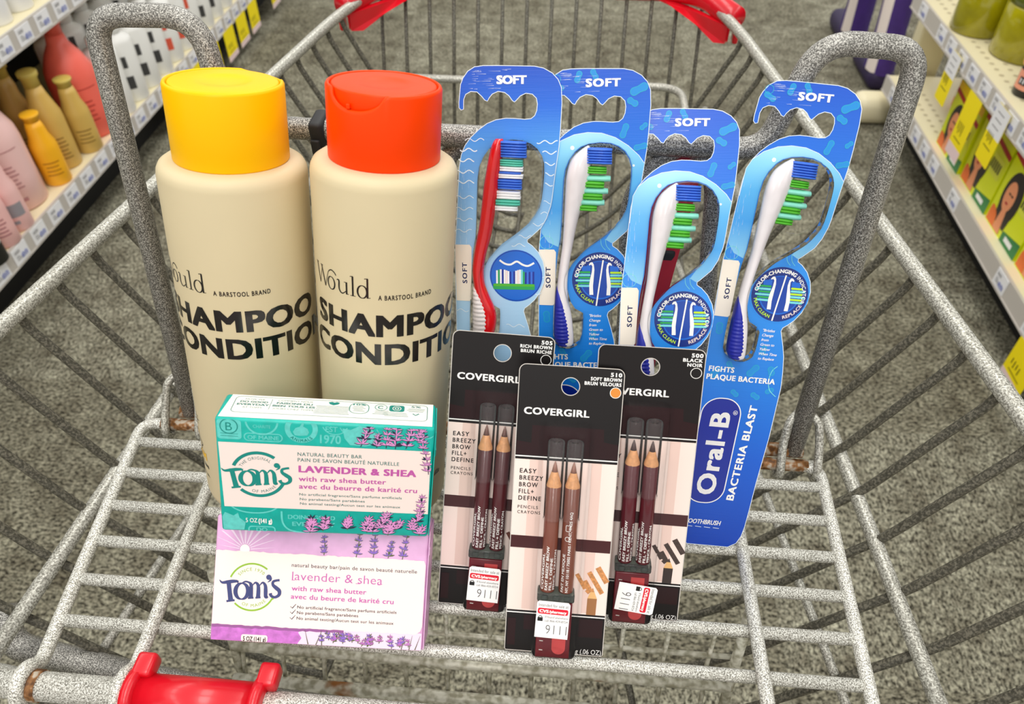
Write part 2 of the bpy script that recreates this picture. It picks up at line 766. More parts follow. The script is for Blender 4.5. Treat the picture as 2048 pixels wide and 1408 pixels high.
# red corner bumpers at the front of the basket
for sgn in (-1, 1):
    P = Part()
    arm = fillet([(XC + sgn * .088, .935, ZR), (XC + sgn * .180, .935, ZR), (XC + sgn * (hw(.83) + .001), .856, ZR)], .045, 8)
    P.add(tube(arm, .0125, 16), REDP, True)
    A, mid, B = arm[1], arm[5], arm[-1]
    n_ = Vector((sgn * .55, .8, 0)) * .004
    prof = [A + Vector((0, 0, -.006)), mid + Vector((0, 0, -.012)), B + Vector((0, 0, -.006)), B + Vector((0, 0, -.024)), B + Vector((-sgn * .010, .012, -.028)), mid + Vector((0, 0, -.018))]
    m_ = len(prof)
    vs = [tuple(p - n_ - Vector((sgn * .006, .006, 0))) for p in prof] + [tuple(p + n_ - Vector((sgn * .006, .006, 0))) for p in prof]
    P.add((vs, [tuple(range(m_)), tuple(range(2 * m_ - 1, m_ - 1, -1))] + [(i, (i + 1) % m_, m_ + (i + 1) % m_, m_ + i) for i in range(m_)]), REDP)
    P.add(rbox(B.x + sgn * .004 - .003, B.x + sgn * .004 + .003, B.y - .004, B.y + .010, ZR - .027, ZR - .004, .002), REDP, True)
    cpart(P, 'corner_bumper')

# rear frame tubes, rear gate and pivot tube
P = Part()
P.add(tube(fillet([(XC - .29, .205, .70), (XC - .285, .19, .682), (XC - .2, .182, .668), (XC - .1, .176, .658), (XC + .29, .176, .66)], .05, 6), .0085, 10), LOOPM, True)
P.add(tube(fillet([(XC - .30, .17, .69), (XC - .19, .162, .676), (XC + .29, .160, .67)], .05, 6), .0075, 10), RAILM, True)
cpart(P, 'rear_frame')
P = Part()
for z, r, y in ((.708, .0017, .2215), (.684, .0018, .219), (.662, .0038, .21), (.64, .0045, .197), (.612, .003, .19)):
    P.add(tube([(XC - .155, y, z), (XC + .165, y, z)], r, 8), GRIDM, True)
for s in (-.155, .165):
    P.add(tube([(XC + s, .225, .73), (XC + s, .20, .60)], .0035, 8), GRIDM, True)
gate = cpart(P, 'rear_gate')
for k in range(12):
    x = XC - .15 + .0272 * k
    W = Part()
    W.add(tube([(x, .2235, .716), (x, .217, .672), (x, .188, .604)], .0015, 6), GRIDM, True)
    o = W.build('gate_wire', None)
    o.parent = gate
P = Part()
P.add(tube([(XC - .26, .1385, .762), (XC + .27, .1385, .762)], .0072, 12), RAILM, True)
piv = cpart(P, 'pivot_tube')
P = Part()
P.add(tube([(XC - .2105, .1385, .762), (XC - .2015, .1385, .762)], .0079, 12), RUSTM, True)
o = P.build('rust_band', None)
o.parent = piv
P = Part()
Y = Matrix.Rotation(math.pi / 2, 4, 'Y')
T = Matrix.Translation((XC - .1545, .1385, .762)) @ Y
P.add(lathe([(.0105, -.0005), (.0105, .066), ], 24), REDP, True, T)
for a in (-.001, .0615):
    P.add(lathe([(.0106, a), (.0138, a + .0008), (.0138, a + .0052), (.0106, a + .006)], 24), REDP, True, T)
    P.add(rbox(XC - .1545 + a + .0008, XC - .1545 + a + .0108, .1435, .1555, .765, .7745, .002), REDP, True)
cpart(P, 'red_sleeve')
P = Part()
P.add(tube([(XC - .34, -.02, .86), (XC + .34, -.02, .86)], .014, 16), REDP, True)
cpart(P, 'push_handle')

# child seat pan: side rails, inner rails and six cross rods
ZP = .76
P = Part()
hook = [(0, .1445, .7700), (0, .1370, .7715), (0, .1300, .7660), (0, .1300, .7570)]
left = [(-.2545 - .0003 * 0, a, b) for _, a, b in hook[::-1]]
pan_path = left + [(-.2548, .150, ZP), (-.2715, .311, ZP)] + [(.1675, .311, ZP), (.1645, .150, ZP)] + [(.1640, a, b) for _, a, b in hook]
P.add(tube(fillet(pan_path, .011, 5), .0037, 10), RAILM, True)
pan = cpart(P, 'seat_pan')
for xa, xb in ((-.2105, -.2035), (.1105, .1122)):
    W = Part()
    W.add(tube(fillet([(xa, .3105, ZP + .001), (xb, .150, ZP + .004), (xb, .1445, .7715), (xb, .1370, .773), (xb, .1295, .766), (xb, .1295, .757)], .006, 4), .0036, 10), RAILM, True)
    o = W.build('inner_rail', None)
    o.parent = pan
for k in range(6):
    y = .2955 - .0243 * k
    t = (.311 - y) / .161
    W = Part()
    W.add(tube([(-.2715 + .0167 * t, y, ZP - .0005), (.1675 - .003 * t, y, ZP - .0005)], .0034, 10), RAILM, True)
    o = W.build('cross_rod', None)
    o.parent = pan
for x0, x1 in ((-.258, -.225), (.118, .160)):
    W = Part()
    W.add(tube([(x0, .3112, ZP + .0002), (x1, .3112, ZP + .0002)], .0041, 10), RUSTM, True)
    o = W.build('hinge_rust', None)
    o.parent = pan

# seat back: one bent tube with two raised ears
SB = math.sin(math.radians(13)), math.cos(math.radians(13))


def sb(x, s, off=0.0):
    return (x, .318 + s * SB[0] - off * SB[1], .765 + s * SB[1] + off * SB[0])


P = Part()
ear = [sb(-.2394, 0), sb(-.2408, .2435), sb(-.1868, .2445), sb(-.182, .205), sb(-.166, .1912), sb(.0975, .1905), sb(.1150, .2425), sb(.1612, .2405), sb(.1512, 0)]
P.add(tube(fillet(ear, [.01, .015, .019, .012, .012, .012, .016, .015, .01], 8), .0058, 14), LOOPM, True)
P.add(tube([sb(-.246, .001), sb(.1565, .001)], .0046, 10), RUSTM, True)
back = cpart(P, 'seat_back')
for path in ([sb(-.152, .1900), sb(-.138, .1900), sb(-.126, .172), sb(-.120, .05), sb(-.120, 0)],
             [sb(-.050, .1900), sb(-.066, .178), sb(-.078, .15), sb(-.078, 0)],
             [sb(.060, .1910), sb(.042, .178), sb(.033, .155), sb(.038, .10), sb(.040, 0)],
             [sb(.053, .1900), sb(.067, .187), sb(.077, .170), sb(.084, .08), sb(.086, 0)]):
    W = Part()
    W.add(tube(fillet([(a, b + .004, c) for a, b, c in path], .02, 6), .0052, 12), LOOPM, True)
    o = W.build('brace_tube', None)
    o.parent = back
for xm in (-.242, .1535):
    for dx in (-.0112, .0112):
        W = Part()
        W.add(tube(fillet([(xm + dx * .25, .329, .7905), (xm + dx * .8, .3235, .788), (xm + dx, .315, .774), (xm + dx, .3045, .7615), (xm + dx, .304, .7545), (xm + dx, .3105, .7525), (xm + dx, .318, .757)], .006, 5), .0026, 10), RIMM, True)
        o = W.build('hinge_ring', None)
        o.parent = back

# safety belt: black webbing round the bar, red flap and black buckle
BELT = mat('belt_webbing', (26, 26, 28), .6)
FLAP = mat('red_flap', (190, 28, 48), .4)
P = Part()
Mb = pose(((1, 0, 0), (0, SB[0], -SB[1]), (0, SB[1], SB[0])), sb(.040, .130, -.007))
P.add(slab([(-.002, -.098), (.018, -.1), (.020, -.03), (.030, .052), (.012, .062), (-.002, .03), (-.004, -.02)], (), 0, .003), FLAP, False, Matrix.Scale(1, 4))
o = cpart(P, 'belt_flap')
o.matrix_basis = Mb
P = Part()
P.add(rbox(.052, .062, .350, .362, .872, .892, .002), BELT, True)
P.add(rbox(.049, .058, .352, .359, .890, .912, .002), BELT, True)
cpart(P, 'belt_buckle')
P = Part()
P.add(rbox(-.1350, -.1275, .3525, .3705, .9445, .9585, .002), BELT, True)
P.add(rbox(-.1345, -.1295, .3510, .3535, .885, .950, .001), BELT, True)
cpart(P, 'belt_strap')
P = Part()
P.add(rbox(-.1395, -.1285, .364, .367, .912, .941, .0012), FLAP, True)
cpart(P, 'belt_tab')


# ------------------------------------------------------------------ shampoo bottles (mm)
CREAM = mat('cream_plastic', (214, 199, 162), .45, spec=.25, var=(30, .015))
INKB = mat('glossy_black_print', (20, 17, 16), .22, coat=.3)
YCAP = mat('yellow_plastic', (252, 191, 0), .4, spec=.16)
OCAP = mat('orange_plastic', (252, 66, 0), .4, spec=.16)
YINK = mat('yellow_print', (250, 196, 20), .4)

MM = .001


def serif_would(pr, x, y, h, m):
    """the word 'Would' in a light serif with the W's last arm swept over the o; h = cap height"""
    def S(pts, w, k=5):
        q = smooth_line([(x + a * h, y + b * h) for a, b in pts], k)
        if isinstance(w, (list, tuple)):
            n = len(q)
            ww = []
            for i in range(n):
                t = i / (n - 1) * (len(w) - 1)
                j = min(int(t), len(w) - 2)
                ww.append((w[j] + (w[j + 1] - w[j]) * (t - j)) * h)
        else:
            ww = w * h
        pr.add(stroke(q, ww), m, 1)
    S([(.02, 1.0), (.32, 0)], .105, 1)
    S([(.32, 0), (.56, .98)], .035, 1)
    S([(.50, 1.0), (.82, 0)], .105, 1)
    S([(.82, 0), (.98, .55), (1.10, .86), (1.30, 1.0), (1.52, .93), (1.62, .80)], [.035, .035, .04, .06, .07, .05])
    S([(-.1, 1.0), (.16, 1.0)], .03, 1)
    S([(.40, 1.0), (.64, 1.0)], .03, 1)
    ov = [(1.28 + .24 * math.cos(t), .31 + .33 * math.sin(t)) for t in [2 * math.pi * i / 24 for i in range(24)]]
    q = [(x + a * h, y + b * h) for a, b in ov]
    pr.add(stroke(q, [h * (.035 + .06 * abs(math.cos(2 * math.pi * i / 24))) for i in range(24)], True), m, 1)
    S([(1.66, .62), (1.80, .62), (1.80, .22), (1.90, .03), (2.04, .02), (2.2, .16)], [.03, .09, .09, .07, .05, .04])
    S([(2.24, .64), (2.24, .0)], .09, 1)
    S([(2.10, .62), (2.26, .62)], .03, 1)
    S([(2.2, .02), (2.36, .03)], .03, 1)
    S([(2.58, 1.02), (2.58, .0)], .09, 1)
    S([(2.44, 1.0), (2.6, 1.03)], .035, 1)
    S([(2.44, .01), (2.72, .01)], .03, 1)
    bow = [(3.06 + .235 * math.cos(t), .31 + .33 * math.sin(t)) for t in [2 * math.pi * i / 24 for i in range(24)]]
    q = [(x + a * h, y + b * h) for a, b in bow]
    pr.add(stroke(q, [h * (.035 + .055 * abs(math.cos(2 * math.pi * i / 24))) for i in range(24)], True), m, 1)
    S([(3.32, 1.02), (3.32, .0)], .09, 1)
    S([(3.17, 1.0), (3.34, 1.03)], .035, 1)
    S([(3.3, .01), (3.46, .03)], .03, 1)


def bottle(name, label, base, axis, r, rc, cap_m, notch_deg, th0, notch=9.2, tall_by=1.0, zt=231.4):
    a = Vector(axis).normalized()
    ex = (Vector((1, 0, 0)) - a * a.x).normalized()
    ey = a.cross(ex)
    M = Matrix(((ex.x, ey.x, a.x, base[0]), (ex.y, ey.y, a.y, base[1]), (ex.z, ey.z, a.z, base[2]), (0, 0, 0, 1)))
    t = thing(name, label, 'bottle', M @ Matrix.Scale(tall_by, 4, (0, 0, 1)))
    P = Part()
    P.add(lathe([(r - 6, 0), (r - 2.4, .6), (r - .7, 2.4), (r, 6), (r, 190), (r - .4, 192.6), (r - 1.5, 194.7), (r - 3.4, 196), (r - 6, 196.6), (rc - 3, 196.8)], 72), CREAM, True)

    def wrap(x, y, z):
        u = x / r + math.radians(th0)
        return ((r + z) * math.sin(u), -(r + z) * math.cos(u), y)
    pr = Print(P, .08, wrap, .03, 1.6)
    serif_would(pr, -38.6, 141.0, 9.6, INKB)
    pr.add(text('A BARSTOOL BRAND', -1.8, 140.6, 2.5, 26.2, .022, 1.25), INKB, 1)
    pr.add(text('SHAMPOO', -38.6, 121.6, 11.4, 89.5, .042, 1.06), INKB, 1)
    pr.add(text('CONDITIONER', -41.5, 106.2, 11.4, 126, .042, 1.06), INKB, 1)
    # small pictures and lines at the foot: sun, yellow pod, leaf, lettering
    sx, sy = -32.2, 56.5
    pr.add(stroke(circ(sx, sy, 1.7, 20), .55, True), INKB, 1)
    for k in range(8):
        c_, s_ = math.cos(k * math.pi / 4), math.sin(k * math.pi / 4)
        pr.add(stroke([(sx + 2.7 * c_, sy + 2.7 * s_), (sx + 3.9 * c_, sy + 3.9 * s_)], .55), INKB, 1)
    pr.poly([(-40, 56), (-36, 51), (-33, 46.5), (-33.6, 44.4), (-36, 46), (-40, 50)], YINK, lift=1)
    pr.add(stroke(smooth_line([(-38, 47.5), (-33, 43.6), (-29.4, 41.6), (-28.6, 39.6), (-30.6, 38.4), (-31.4, 36)]), .6), INKB, 2)
    pr.add(stroke(smooth_line([(-30.8, 36.4), (-32.6, 41), (-35.6, 44)]), .5), INKB, 2)
    pr.add(text('M M', -36.0, 30.6, 5.0, 10.5, .05), YINK, 1)
    pr.add(text('al Lave', -36.5, 25.0, 3.4, 12.0, .02), INKB, 1)
    pr.add(text('ms m.', -34, 18.4, 2.2, 8.6, .02), INKB, 1)
    pr.add(text('lla', 31.5, 25.4, 3.4, 5.2, .02, 1.0, .3), INKB, 1)
    P.build('bottle_body', t, MM)
    # flip-top cap with a thumb notch in its rim
    P = Part()
    n = 96
    nd = math.radians(notch_deg)
    rows = [(rc - .35, 196.6, 0), (rc, 197.4, 0), (rc, 212, 0), (rc, -1.5, 1), (rc - .5, -.45, 1), (rc - 1.25, 0, 1), (rc - 1.9, -.45, 1), (rc - 2.1, -2.5, 1), (rc - 2.1, -14, 1)]
    v, f = [], []
    for rr, z, rel in rows:
        for k in range(n):
            an = 2 * math.pi * k / n
            d = (an - nd + math.pi) % (2 * math.pi) - math.pi
            q = abs(d) / .56
            drop = notch * math.sqrt(max(0, 1 - q * q)) if q < 1 else 0
            zz = (zt + z - drop) if rel else z
            if rel and z == -14:
                zz = zt - 14
            v.append((rr * math.sin(an), -rr * math.cos(an), zz))
    for i in range(len(rows) - 1):
        for k in range(n):
            b, c = i * n + k, i * n + (k + 1) % n
            f.append((b, c, c + n, b + n))
    f.append(list(range(n))[::-1])
    f.append([(len(rows) - 1) * n + k for k in range(n)])
    P.add((v, f), cap_m, True)
    cap = P.build('bottle_cap', t, MM)
    P = Part()
    rl = rc - 2.35
    P.add(lathe([(rl, zt - 14), (rl, zt - 1.0), (rl - .4, zt - .45), (rl - 1.2, zt - .3), (rl * .62, zt - .15), (rl * .48, zt - .15), (rl * .44, zt - .5), (rl * .2, zt - .9), (.05, zt - 1.0)], 64), cap_m, True)
    P.add(rbox(-3.2, -1.6, -1, 1, -1, 1, .3), cap_m, False, Matrix.Translation((rl * math.sin(nd), -rl * math.cos(nd), zt - 6)))
    P.build('flip_lid', cap, MM)
    return t


bottle('shampoo_bottle', 'cream two-in-one shampoo bottle with a yellow flip cap', (-.16847, .2648, .77256), (.056605, .228401, .971920), 34.0, 26.1, YCAP, 150, 0, 1.2)
bottle('shampoo_bottle', 'cream two-in-one shampoo bottle with an orange flip cap', (-.09722, .2648, .77255), (.061796, .228331, .971620), 33.9, 25.5, OCAP, -20, 10.4, 7.2, 1.018, 228.8)


# ------------------------------------------------------------------ boxed soap bars (mm)
TEAL = mat('teal_carton', (0, 176, 163), .38, var=(170, .10))
TEALD = mat('deep_teal_ink', (0, 138, 128), .4)
TEALL = mat('pale_teal_ink', (98, 208, 200), .4, var=(400, .10))
TGREY = mat('grey_teal_ink', (58, 128, 122), .4)
BLUSH = mat('blush_label', (255, 232, 224), .42)
MAUVE = mat('mauve_ink', (196, 92, 170), .4)
LILAC = mat('lilac_carton', (222, 170, 212), .4, var=(90, .10))
ORCHID = mat('orchid_ink', (196, 112, 196), .4, var=(260, .22))
PLUM = mat('plum_ink', (150, 88, 148), .4)
PALE = mat('pale_lilac_ink', (240, 214, 236), .4)
SLATE = mat('slate_ink', (58, 66, 118), .4, var=(300, .12))
DARKT = mat('charcoal_ink', (52, 50, 66), .4)
LIME = mat('lime_ink', (142, 186, 52), .4)
PETAL = mat('petal_ink', (226, 152, 210), .4)
PETALV = mat('violet_petal_ink', (140, 98, 204), .4)
STEMD = mat('dark_stem_ink', (40, 44, 72), .4)
LEAF = mat('leaf_ink', (92, 98, 62), .4)
CREAMW = mat('warm_white_ink', (252, 247, 240), .4)


def petal(x, y, ang, l, w):
    c, s = math.cos(ang), math.sin(ang)
    return [(x + a * l * c - b * w * s, y + a * l * s + b * w * c) for a, b in ((0, 0), (.25, .42), (.6, .5), (1, .06), (.62, -.5), (.25, -.4))]


def sprig(pr, x0, y0, x1, y1, size, petal_m, dark_m, rnd, stem_m=None, tiers=5):
    stem_m = stem_m or dark_m
    pr.add(stroke([(x0, y0), ((x0 + x1) / 2 + .4, (y0 + y1) / 2), (x1, y1)], .42), stem_m, 3)
    for k in range(tiers):
        t = (k + .6) / tiers
        x, y = x0 + (x1 - x0) * t, y0 + (y1 - y0) * t
        sc = size * (1.1 - .35 * t)
        for a in (14, 48, 90, 132, 166):
            an = math.radians(a + rnd.uniform(-12, 12))
            l = sc * rnd.uniform(.75, 1.15)
            pr.poly(petal(x - .1 * math.cos(an), y - .2, an, l * 1.12, sc * .30), dark_m, lift=4)
            pr.poly(petal(x, y, an, l * .98, sc * .19), petal_m if rnd.random() < .86 else dark_m, lift=5)


def toms(pr, cx, cy, s, ink, ring_m, tx_m, top, bold_ring, dot=False, spans=(102, 100, 285, 70)):
    """round logo: ring broken by a big curly serif 'Tom's'; (cx, cy) ring centre, s ring radius"""
    rw = bold_ring * s
    pr.add(stroke(arc(cx, cy, s, 52, 158, 40), rw), ring_m, 2)
    pr.add(stroke(arc(cx, cy, s, 226, 338, 36), rw), ring_m, 2)
    pr.add(arc_text(top, cx, cy, s * .70, spans[0], s * .14, .004, 1.2, False, spans[1]), tx_m, 2)
    pr.add(arc_text('OF MAINE', cx, cy, s * .86, spans[2], s * .14, .004, 1.2, True, spans[3]), tx_m, 2)

    def S(pts, w, k=5):
        q = smooth_line([(cx + a * s, cy + b * s) for a, b in pts], k)
        if isinstance(w, (list, tuple)):
            n = len(q)
            ww = []
            for i in range(n):
                t = i / (n - 1) * (len(w) - 1)
                j = min(int(t), len(w) - 2)
                ww.append((w[j] + (w[j + 1] - w[j]) * (t - j)) * s)
        else:
            ww = w * s
        pr.add(stroke(q, ww), ink, 3)
    S([(-1.40, .24), (-1.28, .13), (-1.06, .16), (-.84, .20), (-.62, .22)], [.02, .10, .15, .15, .10])       # T bar
    S([(-.62, .24), (-.60, .10)], [.10, .02], 1)
    S([(-1.00, .14), (-.93, -.28), (-.87, -.60)], [.19, .19, .22], 2)
    S([(-1.05, -.66), (-.70, -.60)], .09, 1)
    ov = [(-.42 + .27 * math.cos(q), -.20 + .34 * math.sin(q)) for q in [2 * math.pi * i / 28 for i in range(28)]]
    pr.add(stroke([(cx + a * s, cy + b * s) for a, b in ov], [s * (.055 + .13 * abs(math.cos(2 * math.pi * i / 28))) for i in range(28)], True), ink, 3)
    S([(-.52, .08), (-.30, .22), (-.12, .19)], [.03, .07, .08])
    S([(-.14, .20), (-.04, .10), (-.02, -.20), (-.02, -.46)], [.07, .15, .17, .19])
    S([(-.14, -.48), (.10, -.45)], .08, 1)
    S([(.02, .06), (.14, .20), (.26, .10), (.29, -.14), (.29, -.44)], [.03, .08, .14, .17, .18])
    S([(.18, -.45), (.40, -.42)], .08, 1)
    S([(.33, .08), (.45, .22), (.57, .10), (.60, -.12), (.62, -.38), (.72, -.38)], [.03, .08, .14, .17, .16, .06])
    S([(1.17, .36), (1.04, .34), (.90, .28), (.90, .14), (1.04, .02), (1.18, -.10), (1.18, -.27), (1.02, -.38), (.86, -.34), (.80, -.22)], [.10, .10, .11, .13, .17, .17, .14, .11, .12, .15])
    pr.poly(circ(cx + .70 * s, cy + .46 * s, .115 * s, 18), ink, lift=3)
    S([(.80, .46), (.78, .34), (.66, .24)], [.08, .08, .02])
    if dot:
        pr.poly(circ(cx + .93 * s, cy - .46 * s, .035 * s, 10), tx_m, lift=3)


def carton(W, H, D, m, r=1.6):
    P = Part()
    P.add(rbox(-W / 2, W / 2, 0, H, -D, 0, r, 3), m, True)
    return P


def soap(name, label, M, W, H, D, body, front, top, left, flap_m):
    t = thing(name, label, 'soap box', M)
    P = carton(W, H, D, body)
    front(Print(P, .03, None, .035, None, (-W / 2 + .7, W / 2 - .7, .7, H - .6)))
    if top:
        top(Print(P, .03, lambda x, y, z: (x, H + z, -y), .035))
    if left:
        left(Print(P, .03, lambda x, y, z: (-W / 2 - z, y, x), .035))
    P.build('carton', t, MM)
    P = Part()
    P.add(slab([(-D + 1.5, 2), (-.5, 1), (-.2, H - 16), (-1.2, H - 3), (-D + 2, H - 1)], (), 0, .5), body, False, Matrix.Translation((W / 2 + .15, 0, 0)) @ Matrix.Rotation(math.radians(-90), 4, 'Y') @ Matrix.Scale(-1, 4, (0, 0, 1)) @ Matrix.Scale(-1, 4, (1, 0, 0)) if False else Matrix.Translation((W / 2 + .15, 0, 0)) @ Matrix(((0, 0, 1, 0), (0, 1, 0, 0), (1, 0, 0, 0), (0, 0, 0, 1))))
    P.add(slab([(-D * .62, H - 17), (.8, H - 15), (2.2, H - 10.5), (1.0, H - 12), (-D * .5, H - 9)], (), 0, .4), flap_m, False, Matrix.Translation((W / 2 + .7, 0, 0)) @ Matrix(((0, 0, 1, 0), (0, 1, 0, 0), (1, 0, 0, 0), (0, 0, 0, 1))))
    P.build('end_flap', t, MM)
    return t


def teal_front(pr):
    rnd = random.Random(3)
    W, H = 101.5, 65.0
    # pale embossed-look badges round the edge
    pr.poly(rrect(-49.8, 53.9, -38.8, 64.6, 1.6), TEALL, lift=1)
    pr.add(stroke(circ(-44.4, 60.9, 3.9, 28), .5, True), TEALD, 2)
    pr.add(text('B', -44.4, 58.6, 4.6, None, .0, align='C'), TEALD, 2)
    for yy in (57.0, 55.7):
        pr.add(stroke([(-48.4, yy), (-40.4, yy - .2)], .25), TEALD, 2)
    pr.add(stroke(arc(-29.5, 64.4, 7.2, 185, 355, 24), .9), TEALL, 1)
    pr.add(text('CHARITE', -29.5, 60.6, 1.8, 8.0, .01, align='C'), TEALL, 1)
    pr.add(stroke(rrect(-37.6, 53.6, -20.4, 57.6, 1.9), .6, True), TEALL, 1)
    pr.add(text('OF MAINE', -29, 54.4, 2.2, 14.4, .03, align='C'), TEALL, 1)
    ring = circ(-11.5, 61.2, 7.6, 40)
    pr.poly(ring, TEALL, [circ(-11.5, 61.2, 5.2, 32)[::-1]], lift=1)
    pr.add(arc_text('ANIMALS', -11.5, 61.2, 7.2, 270, 1.7, .03, 1.3, True), TEALD, 2)
    pr.poly([(-14.6, 57.6), (-12.4, 57.4), (-8.8, 57.8), (-8.0, 59.4), (-8.6, 61.4), (-10.6, 62.6), (-10.2, 64.2), (-11.2, 64.6), (-12.2, 62.4), (-14.2, 61.6), (-15.4, 59.4)], TEALL, lift=1)
    pr.add(text('EST', -.4, 60.4, 3.0, 5.6, .02), TEALL, 1)
    pr.add(text('1970', -3.0, 54.0, 4.8, 9.8, .03), TEALL, 1)
    pr.poly([(7.4, 62.6), (11.2, 62.0), (15.4, 64.4), (20.5, 63.4), (23.6, 59.8), (22.6, 54.6), (18, 53.2), (11, 53.6), (8.4, 57.2)], TEALL, lift=1)
    pr.poly([(-49.6, 1.2), (-39.8, 1.4), (-39.0, 6.0), (-41.8, 8.6), (-42.4, 11.6), (-44.6, 9.8), (-48.6, 11.8), (-50, 9)], TEALL, lift=1)
    pr.add(stroke(arc(-34.5, 17.4, 11.5, 200, 340, 20, 5.6), .8), TEALL, 1)
    pr.add(stroke(rrect(-37.6, -1.2, -25, 3.6, 1.6), .7, True), TEALL, 1)
    pr.add(text('DO', -31.3, .8, 2.2, 5.4, .03, align='C'), TEALL, 1)
    pr.add(stroke(smooth_line([(-21.6, 13.4), (-21.2, 6.8), (-18.6, 2.6), (-13.6, 1.0), (-8, .9)]), .9), TEALL, 1)
    pr.add(text('DOING GOOD', -18.6, 9.0, 2.6, 23, .03), TEALL, 1)
    pr.add(text('EVERYDAY', -16.6, 4.8, 2.6, 21, .03), TEALL, 1)
    for px in (29, 38, 46, 12, 4):
        pr.add(stroke(arc(px, 65, 6, 200, 340, 12), .5), TEALL, 1)
    # label panel
    pr.poly([(-49.6, 52.2), (49.4, 52.0), (50.2, 14.9), (-48.6, 15.3)], BLUSH, lift=2)
    pr2 = Print(pr.p, pr.z + .06, None, .035, None, pr.trim)
    toms(pr2, -31.8, 34.6, 12.3, TEALD, TEALD, TGREY, 'THE ORIGINAL', .14)
    pr2.add(text('NATURAL BEAUTY BAR', -13.4, 46.3, 2.1, 30.2, .012, 1.1), TGREY, 2)
    pr2.add(text('PAIN DE SAVON BEAUTÉ NATURELLE', -13.4, 43.1, 2.1, 48.0, .012, 1.1), TGREY, 2)
    pr2.add(text('LAVENDER & SHEA', -13.1, 37.1, 3.8, 56.2, .05, 1.08), MAUVE, 2)
    pr2.add(text('with raw shea butter', -13.1, 31.9, 2.9, 41.8, .022, 1.05), MAUVE, 2)
    pr2.add(text('avec du beurre de karité cru', -13.0, 27.5, 2.9, 57.0, .022, 1.05), MAUVE, 2)
    pr2.add(text('No artificial fragrance/Sans parfums artificiels', -12.9, 23.4, 1.5, 49.6, .012, 1.05), TGREY, 2)
    pr2.add(text('No parabens/Sans parabènes', -12.7, 20.6, 1.5, 31.4, .012, 1.05), TGREY, 2)
    pr2.add(text('No animal testing/Aucun test sur les animaux', -12.6, 17.9, 1.5, 48.8, .012, 1.05), TGREY, 2)
    pr2.add(text('5 OZ', -38.9, 6.1, 2.7, 5.6, .01), WHITE, 2)
    pr2.add(text('(141 g)', -32.8, 5.9, 2.7, 6.6, .05), WHITE, 2)
    for x0, y0, x1, y1, s in ((16.0, 53.0, 20.5, 64.4, 3.6), (23.5, 52.8, 24.5, 60, 3.0), (28, 52.8, 28.4, 64.4, 3.2), (32.4, 52.6, 32.6, 64.6, 4.0), (37.4, 53, 40.6, 64.4, 3.8), (43.8, 56.6, 43.6, 64, 3.0), (45.6, 52, 45.4, 64.2, 3.0), (49.0, 38.8, 46.6, 52, 3.2), (45.9, 14.6, 46.8, 26, 3.0)):
        sprig(pr2, x0, y0, x1, y1, s, PETAL, STEMD, rnd, tiers=4)
    for k in range(18):
        x = -12 + 60 * rnd.random()
        y = .6 + 8.6 * rnd.random()
        if x < 2 and y > 6:
            continue
        sprig(pr2, x, y, x + rnd.uniform(-1, 2.4), y + 5.4, 3.8, PETAL, STEMD, rnd, LEAF, 3)


def teal_top(pr):
    pr.poly([(-49.4, 1.4), (49.2, 1.4), (49.4, 22.6), (-47.6, 22.6)], CREAMW, lift=1)
    pr.add(stroke(rrect(-45.2, 6.0, 46.6, 21.0, 2.4), .35, True), TGREY, 2)
    for s, y, h, w, b in (('HOW WE', 18.0, 1.5, 9.0, 0), ('DO GOOD', 15.4, 1.7, 13.0, .04), ('EVERYDAY', 12.8, 1.7, 15, .04), ('AT TOM\'S', 10.2, 1.5, 9, 0)):
        pr.add(text(s, -36.2, y, h, w, b, align='C'), TGREY, 2)
    pr.add(stroke([(-28.2, 19.6), (-28.4, 9.6)], .25), TGREY, 2)
    for s, y, h, w, b in (('COMMENT NOUS', 18.0, 1.5, 16.4, 0), ('FAISONS DU', 15.4, 1.7, 17, .04), ('BIEN TOUS LES', 12.8, 1.7, 20, .04), ('JOURS CHEZ TOM\'S', 10.2, 1.5, 19, 0)):
        pr.add(text(s, -17.2, y, h, w, b, align='C'), TGREY, 2)
    pr.poly([(-1.6, 19.6), (.2, 20.2), (1.2, 19.4), (2.4, 20.2), (4.0, 19.4), (3.2, 17.8), (1.0, 16.8), (-.8, 17.8)], TEALD, lift=2)
    for x, w, ys in ((1.0, 17, (15.6, 14.3, 12.9, 11.5, 10.1, 8.8)), (13.6, 7, (16.6, 15.2, 13.9, 12.6)), (24, 8, (13.6, 12.2, 10.8)), (31.6, 13, (12.4, 11, 9.6)), (41, 9, (17, 15.8, 14.6))):
        for y in ys:
            pr.add(stroke([(x - w / 2 + random.uniform(0, 1.4), y), (x + w / 2 - random.uniform(0, 1.8), y)], .34), TGREY, 2)
    pr.add(stroke(rrect(9.0, 10.2, 18.2, 20.2, 3.8), .4, True), TEALD, 2)
    pr.add(text('10%', 13.6, 18.0, 1.7, 6.4, .03, align='C'), TEALD, 2)
    pr.add(stroke(circ(24, 17.2, 2.9, 24), .35, True), TEALD, 2)
    pr.add(stroke(arc(24, 17.2, 1.3, 40, 320, 12), .6), TEALD, 2)
    pr.poly(rrect(28, 13.8, 35.4, 19.8, 1.4), TEALD, lift=2)
    pr.add(stroke(circ(31.7, 16.8, 2.0, 20), .35, True), CREAMW, 3)
    pr.add(stroke(circ(31.7, 16.8, .9, 14), .35, True), CREAMW, 3)
    pr.add(text('5%', 41, 18.4, 1.8, 4.8, .02, align='C'), TGREY, 2)
    pr.add(stroke([(39.6, 12.6), (41, 11), (42.6, 12.8)], .7), TEALD, 2)


